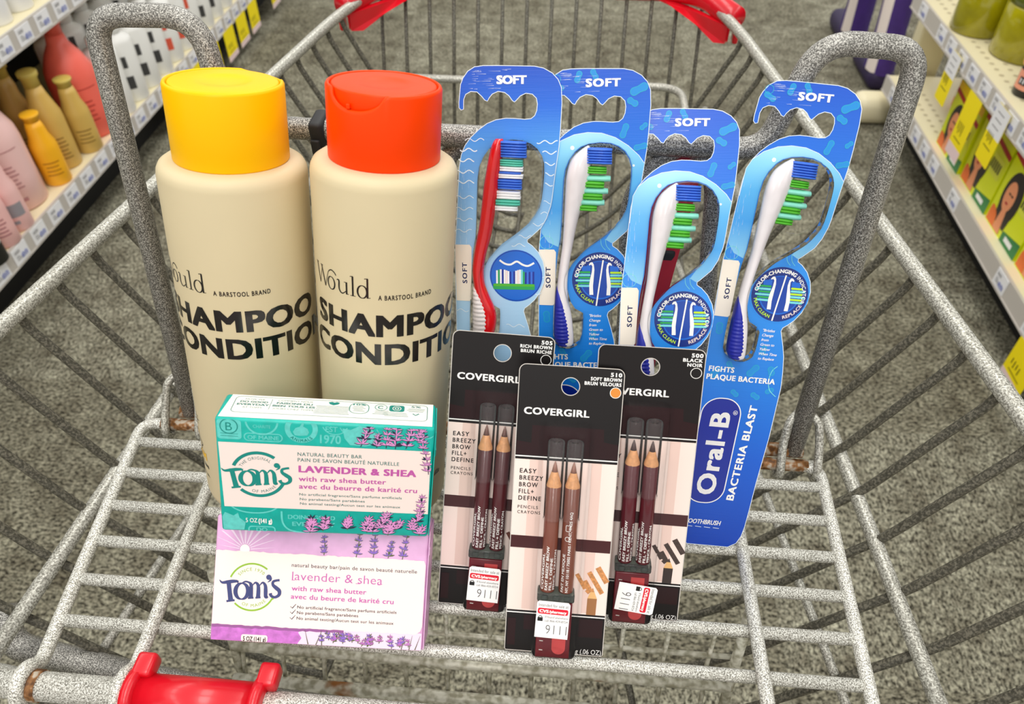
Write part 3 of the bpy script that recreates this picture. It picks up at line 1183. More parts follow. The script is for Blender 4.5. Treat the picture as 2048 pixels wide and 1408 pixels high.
def teal_left(pr):
    pr.add(text('1970', -9, 10, 4.2, 10, .03, rot=90), TEALL, 1)
    pr.add(text('EST', -9, 24, 3.0, 8, .03, rot=90), TEALL, 1)
    pr.add(stroke(rrect(-18, 48, -3, 63, 2), .7, True), TEALL, 1)
    pr.poly(circ(-9, 42, 4.5, 24), TEALL, lift=1)


MT = pose(((.98487, .07660, .15548), (.12181, .33227, -.93529), (-.12330, .94007, .31791)), (-.10632, .19610, .82778)) @ Matrix.Scale(.958, 4)
soap('soap_box', 'teal boxed soap bar with lavender print, topmost of the two soap boxes', MT, 101.5, 65.0, 23.5, TEAL, teal_front, teal_top, teal_left, TEALD)


def pink_front(pr):
    rnd = random.Random(11)
    # sun rays over the lilac band
    for k in range(11):
        a = math.radians(8 + 16.4 * k)
        c_, s_ = math.cos(a), math.sin(a)
        pr.poly([(-39.4 + 3 * c_ - .25 * s_, 47.6 + 3 * s_ + .25 * c_), (-39.4 + 16 * c_ - .9 * s_, 47.6 + 14 * s_), (-39.4 + 16 * c_ + .9 * s_, 47.6 + 14 * s_), (-39.4 + 3 * c_ + .25 * s_, 47.6 + 3 * s_ - .25 * c_)], PALE, lift=1)
    pr.poly(circ(-39.4, 47.8, 2.5, 24), CREAMW, lift=2)
    pr.poly([(-54.4, 9.4), (54.2, 9.4), (54.2, .6), (-54.4, .6)], PALE, lift=1)
    pr.poly([(-54.4, 9.4), (-8, 9.4), (-9.4, 6.4), (-7.6, 3.8), (-9.6, .6), (-54.4, .6)], ORCHID, lift=2)

    def torn(x0, x1, y, amp, n):
        return [(x0 + (x1 - x0) * i / n, y + rnd.uniform(-amp, amp)) for i in range(n + 1)]
    lo = torn(-54.4, 50.6, 8.8, .25, 60)
    dk = [(a, b - 1.5 - rnd.uniform(-.2, .2)) for a, b in lo]
    pr.poly(dk[:40] + lo[:40][::-1], PLUM, lift=3)
    up = torn(-54.4, 51, 46.8, .3, 60)
    lab = lo + [(53.2, 10.4), (54.3, 13), (54.3, 44.6), (53.2, 46.8)] + up[::-1]
    pr.poly(lab, BLUSH, lift=4)
    pr2 = Print(pr.p, pr.z + .12, None, .035, None, pr.trim)
    toms(pr2, -34.6, 28.6, 12.0, SLATE, LIME, LIME, 'SINCE 1970', .075, True, (95, 90, 280, 76))
    pr2.add(text('natural beauty bar/pain de savon beauté naturelle', -14.8, 40.2, 2.0, 64.6, .006, 1.05), DARKT, 2)
    pr2.add(text('lavender & shea', -14.3, 33.4, 4.6, 46.6, -.004, 1.02), MAUVE, 2)
    for x, y, w in ((-14.4, 33.35, 1.7), (18.6, 33.3, 2.2), (29.8, 33.3, 1.6)):
        pr2.add(stroke([(x, y), (x + w, y)], .3), MAUVE, 2)
    pr2.add(text('with raw shea butter', -14.2, 28.0, 2.6, 38.6, .02, 1.04), MAUVE, 2)
    pr2.add(text('avec du beurre de karité cru', -14.3, 23.8, 2.6, 53, .02, 1.04), MAUVE, 2)
    for s, y, w in (('No artificial fragrance/Sans parfums artificiels', 18.9, 51.2), ('No parabens/Sans parabènes', 16.1, 31.6), ('No animal testing/Aucun test sur les animaux', 13.2, 50)):
        pr2.add(text(s, -10.7, y, 1.6, w, .012, 1.04), DARKT, 2)
        pr2.add(stroke([(-14.2, y + .9), (-13.2, y), (-11.4, y + 2.2)], [.3, .5, .25]), DARKT, 2)
    pr2.poly(rrect(-38.6, .6, -25, 4.2, 1.2), BLUSH, lift=1)
    pr2.add(text('5 OZ (141 g)', -37.6, .9, 2.4, 11.8, .03), BLACK, 2)
    for x0, y0, x1, y1, s in ((1.4, 47, 1.0, 57, 2.4), (18.0, 46.8, 19.2, 60, 2.6), (26.8, 47.2, 27.2, 60, 2.8), (34.4, 47.2, 36.4, 56, 2.6), (41.8, 47, 43.6, 60, 2.8)):
        sprig(pr2, x0, y0, x1, y1, s, PETALV, LEAF, rnd, tiers=4)
    for k in range(24):
        x = 2 + 46 * rnd.random()
        y = .8 + 3 * rnd.random()
        sprig(pr2, x, y, x + rnd.uniform(-1.5, 2.5), y + 4.0, 2.1, PETALV if k % 2 else ORCHID, LEAF, rnd, tiers=2)
    for x in (-4, 0, 3, 44, 48, 51):
        pr2.add(stroke([(x, .8), (x + rnd.uniform(-3, 3), 8.2)], [.5, .1]), LEAF, 3)


MP = pose(((.99755, -.00074, .06996), (.05006, .70613, -.70631), (-.04888, .70809, .70443)), (-.11089, .16219, .78012)) @ Matrix.Scale(.958, 4)
soap('soap_box', 'pink and white boxed soap bar leaning back under the teal one', MP, 109.5, 65.0, 24.0, LILAC, pink_front, None, None, LILAC)


# ------------------------------------------------------------------ brow pencil packs (mm)
CLEAR = clear_mat('clear_blister', (.985, .985, .985), .08, .05, .25)
CLEARC = clear_mat('clear_cap', (.99, .99, .99), .14, .06, 0, .03)
CARDK = mat('black_card', (20, 16, 16), .34, spec=.35)
MAROON = mat('dark_maroon', (38, 14, 17), .34, spec=.35)  # flat dark maroon patches laid over the black card
BANDM = mat('brown_band_print', (66, 24, 26), .32, coat=.2)
PINKP = mat('pale_pink_print', (252, 230, 220), .36, coat=.15)
PINKD = mat('dusty_pink_print', (238, 208, 196), .36, coat=.15)
WOOD = mat('pencil_wood', (222, 160, 108), .6, var=(500, .14))
LEAD = mat('brow_lead', (128, 84, 72), .5)
TRAYM = mat('burgundy_tray', (104, 16, 30), .3, coat=.2)
PILL = mat('coral_window', (206, 72, 72), .35)
STICK = mat('sticker_paper', (252, 251, 248), .5)
STRED = mat('sticker_red', (226, 14, 46), .4)
STGR = mat('sticker_grey', (96, 94, 94), .5)
EDGE = mat('card_edge', (214, 208, 200), .6)
SMOKE = clear_mat('smoky_plastic', (.62, .68, .65), .2, .08, .2, .05)


def pencil_pack(label, M, shade, code, l1, l2, body_rgb, sw_rgb, dot_fill, sticker, second_text):
    t = thing('brow_pencil_pack', label, 'cosmetics pack', M, 'twin eyebrow pencil packs leaning in the child seat')
    inkb = mat('pencil_lacquer_' + shade, body_rgb, .28, coat=.4)
    sw = mat('swatch_' + shade, sw_rgb, .55, var=(900, .35))
    P = Part()
    out = [(-24.4, .0), (24.4, .0), (25, .8)] + [(25 - 3.4 + 3.4 * math.cos(math.radians(a)), 146.6 + 3.4 * math.sin(math.radians(a))) for a in range(0, 91, 15)] + [(-25 + 3.4 - 3.4 * math.cos(math.radians(a)), 146.6 + 3.4 * math.sin(math.radians(a))) for a in range(90, -1, -15)] + [(-25, .8)]
    hole = circ(-.2, 140.2, 4.2, 32)[::-1]
    P.add(slab(out, [hole], 0, .55), CARDK)
    pr = Print(P, .56, None, .03)
    pr.add(stroke([p for p in out], .35, True), EDGE, 1)
    pr.add(stroke(circ(-.2, 140.2, 4.35, 32), .35, True), EDGE, 1)
    pr.poly([(-24.7, 104.9), (24.7, 104.9), (24.7, 112.5), (17.6, 113.5), (17.2, 120), (-17.4, 120), (-17.4, 111), (-24.7, 112)], MAROON, lift=1)
    pr.poly([(-24.8, 22.6), (24.8, 22.6), (24.8, 102.6), (-24.8, 102.6)], PINKP, lift=1)
    for x0, x1 in ((-17.6, -11), (12.5, 17.5)):
        pr.poly([(x0, 23.4), (x1, 23.4), (x1, 102.6), (x0, 102.6)], PINKD, lift=2)
    pr.poly([(-24.8, 56.4), (24.8, 56.4), (24.8, 62.9), (-24.8, 62.9)], BANDM, lift=3)
    pr.poly([(-24.8, 103.9), (24.8, 103.9), (24.8, 104.5), (-24.8, 104.5)], WHITE, lift=3)
    pr.poly([(-24.8, 21.0), (24.8, 21.0), (24.8, 21.6), (-24.8, 21.6)], WHITE, lift=3)
    for x0, x1, y0, y1 in ((-16, -6, 12, 20), (-24, -20, 3, 18), (12, 24, 10, 20)):
        pr.poly([(x0, y0), (x1, y0), (x1, y1), (x0, y1)], MAROON, lift=2)
    pr.add(text('COVERGIRL', -21.8, 125.5, 3.5, 31.5, .035, 1.08), WHITE, 4)
    pr.add(text(code, 23.8, 146.2, 2.0, 5.4, .04, 1.2, align='R'), WHITE, 4)
    pr.add(text(l1, 23.8, 143.9, 1.7, l2[1], .04, 1.15, align='R'), WHITE, 4)
    pr.add(text(l2[0], 23.8, 141.6, 1.7, l2[2], .04, 1.15, align='R'), WHITE, 4)
    pr.poly(circ(21.3, 138.4, 2.7, 28), WHITE, lift=4)
    pr.poly(circ(21.3, 138.4, 2.4, 28), dot_fill, lift=5)
    for s, y, w in (('EASY', 95.6, 8.2), ('BREEZY', 92.0, 11.6), ('BROW', 88.5, 9.2), ('FILL+', 85.0, 7.4), ('DEFINE', 81.5, 11.2)):
        pr.add(text(s, -22.2, y, 2.35, w, .022, 1.25), BLACK, 4)
    pr.add(text('PENCILS', -22.3, 77.2, 1.65, 10, .01, 1.3), BLACK, 4)
    pr.add(text('CRAYONS', -22.3, 74.5, 1.65, 11.3, .01, 1.3), BLACK, 4)
    pr.add(text('g (.06 OZ)', 11.2, .7, 2.8, 13, -.004), WHITE, 4)
    for pts, w in (([(9.2, 44.4), (13.8, 36.6)], 2.0), ([(13.2, 41.0), (16.6, 35.2)], 2.6), ([(15.2, 45.8), (22.4, 34.6)], 2.4), ([(19.4, 48.6), (24.4, 40.6)], 2.8), ([(14.6, 36.2), (16.2, 34.6)], 2.2)):
        pr.add(stroke(pts, w), sw, 4)
    pr.poly([(15.2, 22.6), (19.9, 22.6), (20.1, 31.6), (15.3, 31.6)], mat('swatch_body_' + shade, tuple(int(c * .8) for c in sw_rgb), .4), lift=4)
    pr.poly([(15.3, 31.6), (20.1, 31.6), (18.6, 35.2), (16.6, 35.2)], mat('swatch_wood', (236, 186, 122), .5), lift=4)
    pr.poly([(16.6, 35.2), (18.6, 35.2), (17.7, 37.6)], sw, lift=5)
    P.build('backing_card', t, MM)
    # the two pencils under their clear caps
    for pi, px in enumerate((-5.2, 3.85)):
        zc = 5.0
        Q = Part()
        T = Matrix.Translation((px, 0, zc)) @ Matrix.Rotation(-math.pi / 2, 4, 'X')
        Q.add(lathe([(3.5, 37), (3.7, 37.6), (3.7, 91.4), (3.4, 91.9)], 28), inkb, True, T)

        def wrap(x, y, z, px=px, zc=zc):
            u = x / 3.7
            return (px + (3.7 + z) * math.sin(u), y, zc + (3.7 + z) * math.cos(u))
        q = Print(Q, .05, wrap, .02, .7)
        if pi == 0 or not second_text:
            for s, u, w, h in (('COVERGIRL', -2.3 + pi * -1.0, 19, 1.5), ('EASY BREEZY BROW', -.2 + pi * -.9, 23, 1.35), ('FILL + DEFINE', 1.8 - pi * .8, 17, 1.35), ('PENCIL • CRAYON', 3.8 - pi * .8, 21, 1.35)):
                q.add(text(s, u, 38.6, h, w, .025, 1.0, rot=90), WHITE, 1)
        else:
            q.add(text('FAIT EN MEXIQUE', -1.5, 38, 1.35, 20, .02, rot=90), WHITE, 1)
            q.add(text('NY, NY 10118 / 75002 PARIS / KENT, TN25 4AQ', .9, 38, 1.35, 42, .02, rot=90), WHITE, 1)
            q.add(stroke(circ(-1.0, 66, 1.1, 14), .3, True), WHITE, 1)
            q.add(stroke(rrect(-2.0, 70, .2, 73, .4), .3, True), WHITE, 1)
        pen = Q.build('pencil', t, MM)
        Q = Part()
        n = 28
        prof = [(3.62, 91.4), (3.62, 92.2), (1.55, 98.8)]
        v, f = lathe(prof, n, 0, False)
        v = [(a, b, c + (.7 * math.sin(math.atan2(b, a) * 6) if i < n else 0) - (.3 if i < n else 0)) for i, (a, b, c) in enumerate(v)]
        Q.add((v, f), WOOD, True, T)
        Q.build('wood_cone', pen, MM)
        Q = Part()
        Q.add(lathe([(1.56, 98.6), (.95, 101.6), (.2, 104.0)], 20), mat('lead_' + shade, LEADS[shade], .45), True, T)
        Q.build('lead_tip', pen, MM)
        Q = Part()
        Q.add(lathe([(4.15, 74.4), (4.35, 74.6), (4.35, 75.2), (4.15, 75.4), (4.1, 113.4), (3.7, 114.4), (2.4, 114.6), (2.2, 113.9), (.1, 113.9)], 28, 0, False), CLEARC, True, T)
        Q.build('clear_cap', pen, MM)
    # tray with the carton slip, plugs and the clear blister
    Q = Part()
    Q.add(rbox(-9.4, 7.6, 2.4, 32.4, .6, 9.0, .5), TRAYM, True)
    q = Print(Q, 9.02, None, .03)
    q.poly([(-1.4, 4.8 + 3.2)] + arc(2.0, 8, 3.4, 180, 360, 14) + [(5.4, 30), (-1.4, 30)], PILL, lift=1)
    for y in (6.5, 11.5, 28):
        q.add(stroke([(-7.6, y), (-5.8, y - .1)], .5), EDGE, 1)
    Q.build('carton_slip', t, MM)
    Q = Part()
    Q.add(rbox(-10, 8.4, 32.6, 37.2, .6, 9.2, .8), SMOKE, True)
    for x in (-6.4, -.7, 4.8):
        Q.add(rbox(x - 1.6, x + 1.6, 33.6, 36.2, 8.6, 10.0, .5), SMOKE, True)
    Q.build('pencil_plug', t, MM)
    Q = Part()

    def shell(levels):
        n = len(levels[0][0])
        v, f = [], []
        for o_, z in levels:
            v += [(a, b, z) for a, b in o_]
        for i in range(len(levels) - 1):
            for k in range(n):
                b, c = i * n + k, i * n + (k + 1) % n
                f.append((b, c, c + n, b + n))
        f.append([(len(levels) - 1) * n + k for k in range(n)])
        return v, f
    Q.add(shell([(rrect(-13.5, .8, 13, 123.2, 2.5), .62), (rrect(-11.4, 1.2, 10.8, 121, 2.5), .66), (rrect(-11.2, 1.4, 10.6, 120.6, 2.4), 7.2), (rrect(-10.6, 2.0, 10.0, 119.4, 2.2), 8.4), (rrect(-9.2, 3.2, 8.8, 117.4, 2.0), 9.3), (rrect(-8.6, 3.8, 8.2, 116.6, 2.0), 10.1)]), CLEAR, True)
    Q.build('blister', t, MM)
    # security sticker
    cx, cy, rot = sticker
    Mx = Matrix.Translation((cx, cy, 10.25)) @ Matrix.Rotation(math.radians(rot), 4, 'Z')
    Q2 = Part()
    Q2.add(slab([(-8.2, -9.8), (8.2, -9.8), (8.2, 8.6), (7.2, 9.8), (-7.2, 9.8), (-8.2, 8.8)], (), 0, .18), STICK)
    q = Print(Q2, .19, None, .02)
    q.add(text('Intended for sale at', 0, 6.9, 1.7, 14.6, 0, align='C'), STGR, 1)
    q.poly(rrect(-7.6, 3.0, 7.4, 6.1, .9), STRED, lift=1)
    q.add(text('CVS', -6.8, 3.75, 1.6, 4.6, .05), WHITE, 2)
    q.add(text('/pharmacy', -2.0, 3.75, 1.5, 8.6, .045), WHITE, 2)
    q.poly(rrect(-7.4, -1.0, -4.8, 1.0, .2), BLACK, lift=1)
    q.add(stroke(arc(-6.1, .9, .9, 0, 180, 10), .35), BLACK, 1)
    q.add(text('If found elsewhere', 7.5, .9, 1.25, 11.2, 0, align='R'), STGR, 1)
    q.add(text('call 866-439-8724', 7.5, -1.1, 1.25, 11.2, 0, align='R'), STGR, 1)
    q.add(text('9111', 7.4, -7.6, 5.2, 10.4, -.012, 1.1, align='R'), STGR, 1)
    Q2.v = [tuple(Mx @ Vector(p)) for p in Q2.v]
    Q2.build('security_sticker', t, MM)
    return t


LEADS = {'rich_brown': (112, 74, 64), 'soft_brown': (150, 104, 88), 'black': (78, 58, 56)}
ORNG = mat('orange_dot', (222, 138, 48), .4)
pencil_pack('black and pink twin eyebrow pencil card numbered 510, in front of the other two',
            pose(((.99986, .00479, .01574), (.01049, .55170, -.83397), (-.01268, .83403, .55158)), (.00635, .17633, .7640)),
            'soft_brown', '510', 'SOFT BROWN', ('BRUN VELOURS', 14.7, 17.5), (128, 72, 56), (204, 140, 84), ORNG, (-1.8, 23.8, -1.5), True)
pencil_pack('black and pink twin eyebrow pencil card numbered 505, beside the orange-capped bottle',
            pose(((.99875, .03111, .03918), (.01817, .50407, -.86347), (-.04661, .86310, .50288)), (-.03143, .19889, .7640)),
            'rich_brown', '505', 'RICH BROWN', ('BRUN RICHE', 15.6, 15.2), (88, 38, 42), (110, 60, 48), CARDK, (-1.0, 18.6, -2), False)
pencil_pack('black and pink twin eyebrow pencil card numbered 500, with a sideways white sticker',
            pose(((.99932, -.01023, -.03534), (-.02713, .44392, -.89565), (.02485, .89601, .44335)), (.04558, .19928, .7640)),
            'black', '500', 'BLACK', ('NOIR', 9.2, 7.0), (90, 24, 34), (70, 56, 52), CARDK, (1.8, 18.4, -96), False)

# ------------------------------------------------------------------ toothbrush packs (mm)
HOOK = [(-15.5, 231.5), (-14.5, 230.4), (-13.3, 230.8), (-13.2, 233.5), (-13.1, 235.3), (-12.1, 237.7), (-9.6, 239.0), (-6.6, 238.8), (-4.4, 236.9), (-2.8, 235.0), (-1.5, 234.5), (-.6, 236.1), (.9, 237.8), (3.7, 239.0), (6.9, 238.5), (9.0, 237.0), (10.6, 234.8), (11.7, 234.1), (12.7, 235.0), (14.5, 236.9), (17.2, 238.1), (20.3, 237.7), (22.3, 235.8), (22.8, 233.2), (22.5, 230.2), (21.5, 227.8), (19.7, 226.4), (16.7, 226.1), (11.7, 226.5), (7.4, 226.6), (2.6, 225.9), (-1.9, 224.1), (-6.3, 221.0), (-10.0, 217.6), (-13.0, 213.7), (-15.0, 209.2), (-16.1, 203.5), (-16.6, 197.2), (-17.1, 190.9), (-17.6, 183.9), (-18.2, 176.1), (-18.8, 169.0), (-19.3, 163.4), (-19.6, 142.2), (-19.8, 118.0), (-19.9, 90), (-19.8, 60), (-19.4, 30), (-18.8, 10), (-17.6, 3.6), (-14, .3)]
RIGHT = [(9.1, .4), (13.4, 3.2), (15.5, 8.0), (16.5, 13.9), (17.4, 26.6), (18.2, 41.6), (19.3, 54.8), (20.5, 69.3), (21.1, 84.3), (21.5, 94.2), (21.7, 97.8), (21.1, 106.8), (20.0, 115.5), (18.6, 121.2), (17.2, 125.7), (16.2, 129.1), (16.7, 130.9), (18.9, 132.6), (21.9, 135.5), (24.8, 139.8), (26.7, 145.1), (27.2, 150.8), (26.1, 156.2), (23.6, 160.9), (20.5, 164.2), (18.1, 165.8), (18.0, 167.2), (19.7, 168.5), (25.0, 173.4), (27.7, 178.2), (29.7, 184.1), (30.4, 188.0), (31.7, 199.5), (32.6, 206.4), (33.5, 213.2), (34.1, 221.7), (34.6, 233.7), (34.2, 240.7), (32.6, 244.3), (29.8, 247.2), (25.7, 249.4), (21.3, 250.3), (12.9, 250.5), (3.8, 250.7), (-3.4, 250.7), (-7.5, 250.2), (-10.8, 248.3), (-13.2, 245.2), (-14.5, 242.2), (-15.0, 238.0), (-15.5, 233.9)]
WIN = [(5.2, 215.9), (10.6, 216.5), (15.7, 216.1), (19.7, 214.6), (22.9, 212.2), (25.2, 208.7), (26.3, 205.1), (26.4, 200.2), (25.9, 193.3), (25.2, 187.5), (24.2, 183.6), (21.8, 179.5), (18.7, 175.4), (12.4, 170.2), (5.4, 165.1), (1.8, 161.4), (-1.8, 157.1), (-3.8, 153.6), (-4.9, 150.7), (-5.1, 146.2), (-4.4, 141.7), (-2.9, 136.2), (-.6, 132.6), (1.8, 131.3), (3.6, 130.2), (3.7, 127.1), (3.5, 121.9), (3.1, 118.3), (1.9, 115.2), (-.5, 113.2), (-4.2, 112.2), (-8.2, 112.9), (-10.8, 115.0), (-12.1, 117.8), (-12.1, 124.8), (-11.9, 131.2), (-11.5, 139.9), (-11.0, 146), (-10.6, 152.4), (-9.8, 160.8), (-8.9, 166.3), (-8.2, 170.0), (-7.7, 177.8), (-7.3, 186.2), (-7.0, 192.6), (-6.7, 198.2), (-5.8, 203.9), (-3.9, 208.4), (-.9, 212.4), (1.8, 214.5)]

CBLUE = ramp_mat('blue_pack_print', [(0, (0, 62, 176)), (.22, (2, 92, 206)), (.42, (24, 128, 226)), (.62, (44, 148, 238)), (.8, (30, 124, 228)), (1, (22, 88, 206))], 0, .25, 1, .32, .15, .12)
CPALE = ramp_mat('pale_pack_print', [(0, (120, 180, 236)), (.55, (176, 216, 246)), (.72, (142, 196, 242)), (.86, (70, 150, 232)), (.93, (24, 104, 218)), (1, (14, 78, 196))], 0, .25, 1, .32, .15, .12)
RINGP = ramp_mat('bubble_ring_print', [(0, (150, 216, 246)), (.35, (64, 164, 238)), (.62, (86, 182, 242)), (.85, (140, 214, 246)), (1, (176, 230, 250))], .163, .222, 1, .32, .3)
BACT = mat('bacteria_print', (36, 176, 206), .35)
BACTL = mat('bacteria_fill', (30, 144, 220), .35)
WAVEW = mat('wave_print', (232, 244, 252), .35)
BADGE = mat('navy_badge', (6, 42, 128), .32, coat=.2)
BADGEB = mat('blue_badge', (14, 104, 212), .32, coat=.2)
PANEL = mat('navy_panel', (10, 40, 150), .32, coat=.2)
STKR = mat('cream_sticker', (250, 240, 224), .5)
LIMEB = mat('lime_print', (190, 232, 40), .4)
GREENB = mat('green_print', (40, 168, 84), .4)
MINTB = mat('mint_print', (120, 218, 222), .4)
REDH = mat('red_handle', (218, 18, 26), .22, coat=.5)
WHH = mat('white_handle', (244, 238, 240), .22, coat=.5)
RUB = mat('white_rubber', (232, 222, 220), .5)
BRUB = mat('blue_rubber', (34, 44, 168), .42)
BB = mat('blue_bristle', (58, 112, 220), .5)
BG = mat('green_bristle', (84, 184, 44), .5)
BM = mat('mint_bristle', (140, 224, 206), .5)
BW = mat('white_bristle', (244, 244, 246), .5)
BMT = mat('seafoam_bristle', (90, 200, 176), .5)
BLCLEAR = clear_mat('clear_bubble', (.985, .985, .985), .11, .04, .14)


def loft(rows, n=18):
    """rows of (cx, cy, half width, half depth, z) -> a smooth handle running down the pack"""
    v, f = [], []
    for cx, cy, w, d, z in rows:
        for k in range(n):
            a = 2 * math.pi * k / n
            v.append((cx + w * math.cos(a), cy, z + d * math.sin(a)))
    m = len(rows)
    for i in range(m - 1):
        for k in range(n):
            b, c = i * n + k, i * n + (k + 1) % n
            f.append((b, b + n, c + n, c))
    f.append(list(range(n)))
    f.append([(m - 1) * n + k for k in range(n)][::-1])
    return v, f


def dense(rows, k=4):
    q = smooth_line([(r[0], r[1]) for r in rows], k)
    w = smooth_line([(r[2], r[3]) for r in rows], k)
    return [(a, b, max(c, .15), max(d, .15), rows[0][4]) for (a, b), (c, d) in zip(q, w)]


def tuft(x0, x1, y, ry, rz, z, droop, flare):
    v, f = [], []
    n = 14
    for i in range(5):
        t = i / 4
        for k in range(n):
            a = 2 * math.pi * k / n
            e = 1 + flare * t
            if i == 4:
                e *= .82
            v.append((x0 + (x1 - x0) * (t if i < 4 else 1.0) - (.5 if i == 3 else 0), y + droop * t + ry * e * math.sin(a), z + rz * e * math.cos(a)))
    for i in range(4):
        for k in range(n):
            b, c = i * n + k, i * n + (k + 1) % n
            f.append((b, b + n, c + n, c))
    f.append(list(range(n)))
    f.append([4 * n + k for k in range(n)][::-1])
    return v, f


def bristle_rows(P, x0, x1, y0, y1, m, z, n=5, rz=3.6):
    """a block of bristles standing sideways from the head: several thin tufts"""
    for i in range(n):
        y = y0 + (y1 - y0) * (i + .5) / n
        P.add(tuft(x0, x1 - .25 * random.random(), y, (y1 - y0) / n * .68, rz, z, -.5, .06), m, True)


def offset_in(outline, d):
    n = len(outline)
    out = []
    for i in range(n):
        a, b, c = outline[i - 1], outline[i], outline[(i + 1) % n]
        dx, dy = c[0] - a[0], c[1] - a[1]
        l = math.hypot(dx, dy) or 1
        out.append((b[0] + dy / l * -d * (1 if area2(outline) > 0 else -1), b[1] + dx / l * d * (1 if area2(outline) > 0 else -1)))
    return out


def capsule(pr, x, y, l, w, ang, lift=2):
    c, s = math.cos(math.radians(ang)), math.sin(math.radians(ang))
    pts = [(l / 2 - w / 2 + w / 2 * math.cos(t), w / 2 * math.sin(t)) for t in [math.radians(a) for a in range(-90, 91, 20)]] + [(0, w * .40)] + [(-l / 2 + w / 2 + w / 2 * math.cos(t), w / 2 * math.sin(t)) for t in [math.radians(a) for a in range(90, 271, 20)]] + [(0, -w * .40)]
    q = [(x + a * c - b * s, y + a * s + b * c) for a, b in pts]
    pr.poly(q, BACTL, lift=lift)
    pr.add(stroke(q, .28, True), BACT, lift + 1)


def mini_brush(pr, cx, cy, flip, bm, lift):
    f = -1 if flip else 1
    body = [(.6, 8.6), (2.2, 9.2), (3.2, 8.2), (2.9, 5.0), (1.5, .8), (.9, -2.6), (1.2, -8.6), (4.4, -8.6), (4.0, -3.6), (4.6, 2), (5.0, 6.2), (4.4, 9.2), (3.2, 10.6), (1.6, 10.4), (.4, 9.4)]
    q = [(cx + f * (a - 5.4) * .62, cy + b * .9) for a, b in body]
    pr.poly(q, WHITE, lift=lift + 1)
    x0 = cx + f * -2.3
    pr.poly([(x0, cy + 7.6), (x0 - f * 4.6, cy + 7.4), (x0 - f * 4.2, cy + 4.8), (x0, cy + 5)], BADGEB, lift=lift)
    for k in range(6):
        y = cy + 4.2 - 1.45 * k
        l = (6.0, 7.4, 6.2, 7.6, 6.4, 6.8)[k]
        pr.poly(rrect(min(x0, x0 - f * l), y - .5, max(x0, x0 - f * l), y + .55, .4), bm if k % 2 == 0 else MINTB, lift=lift)


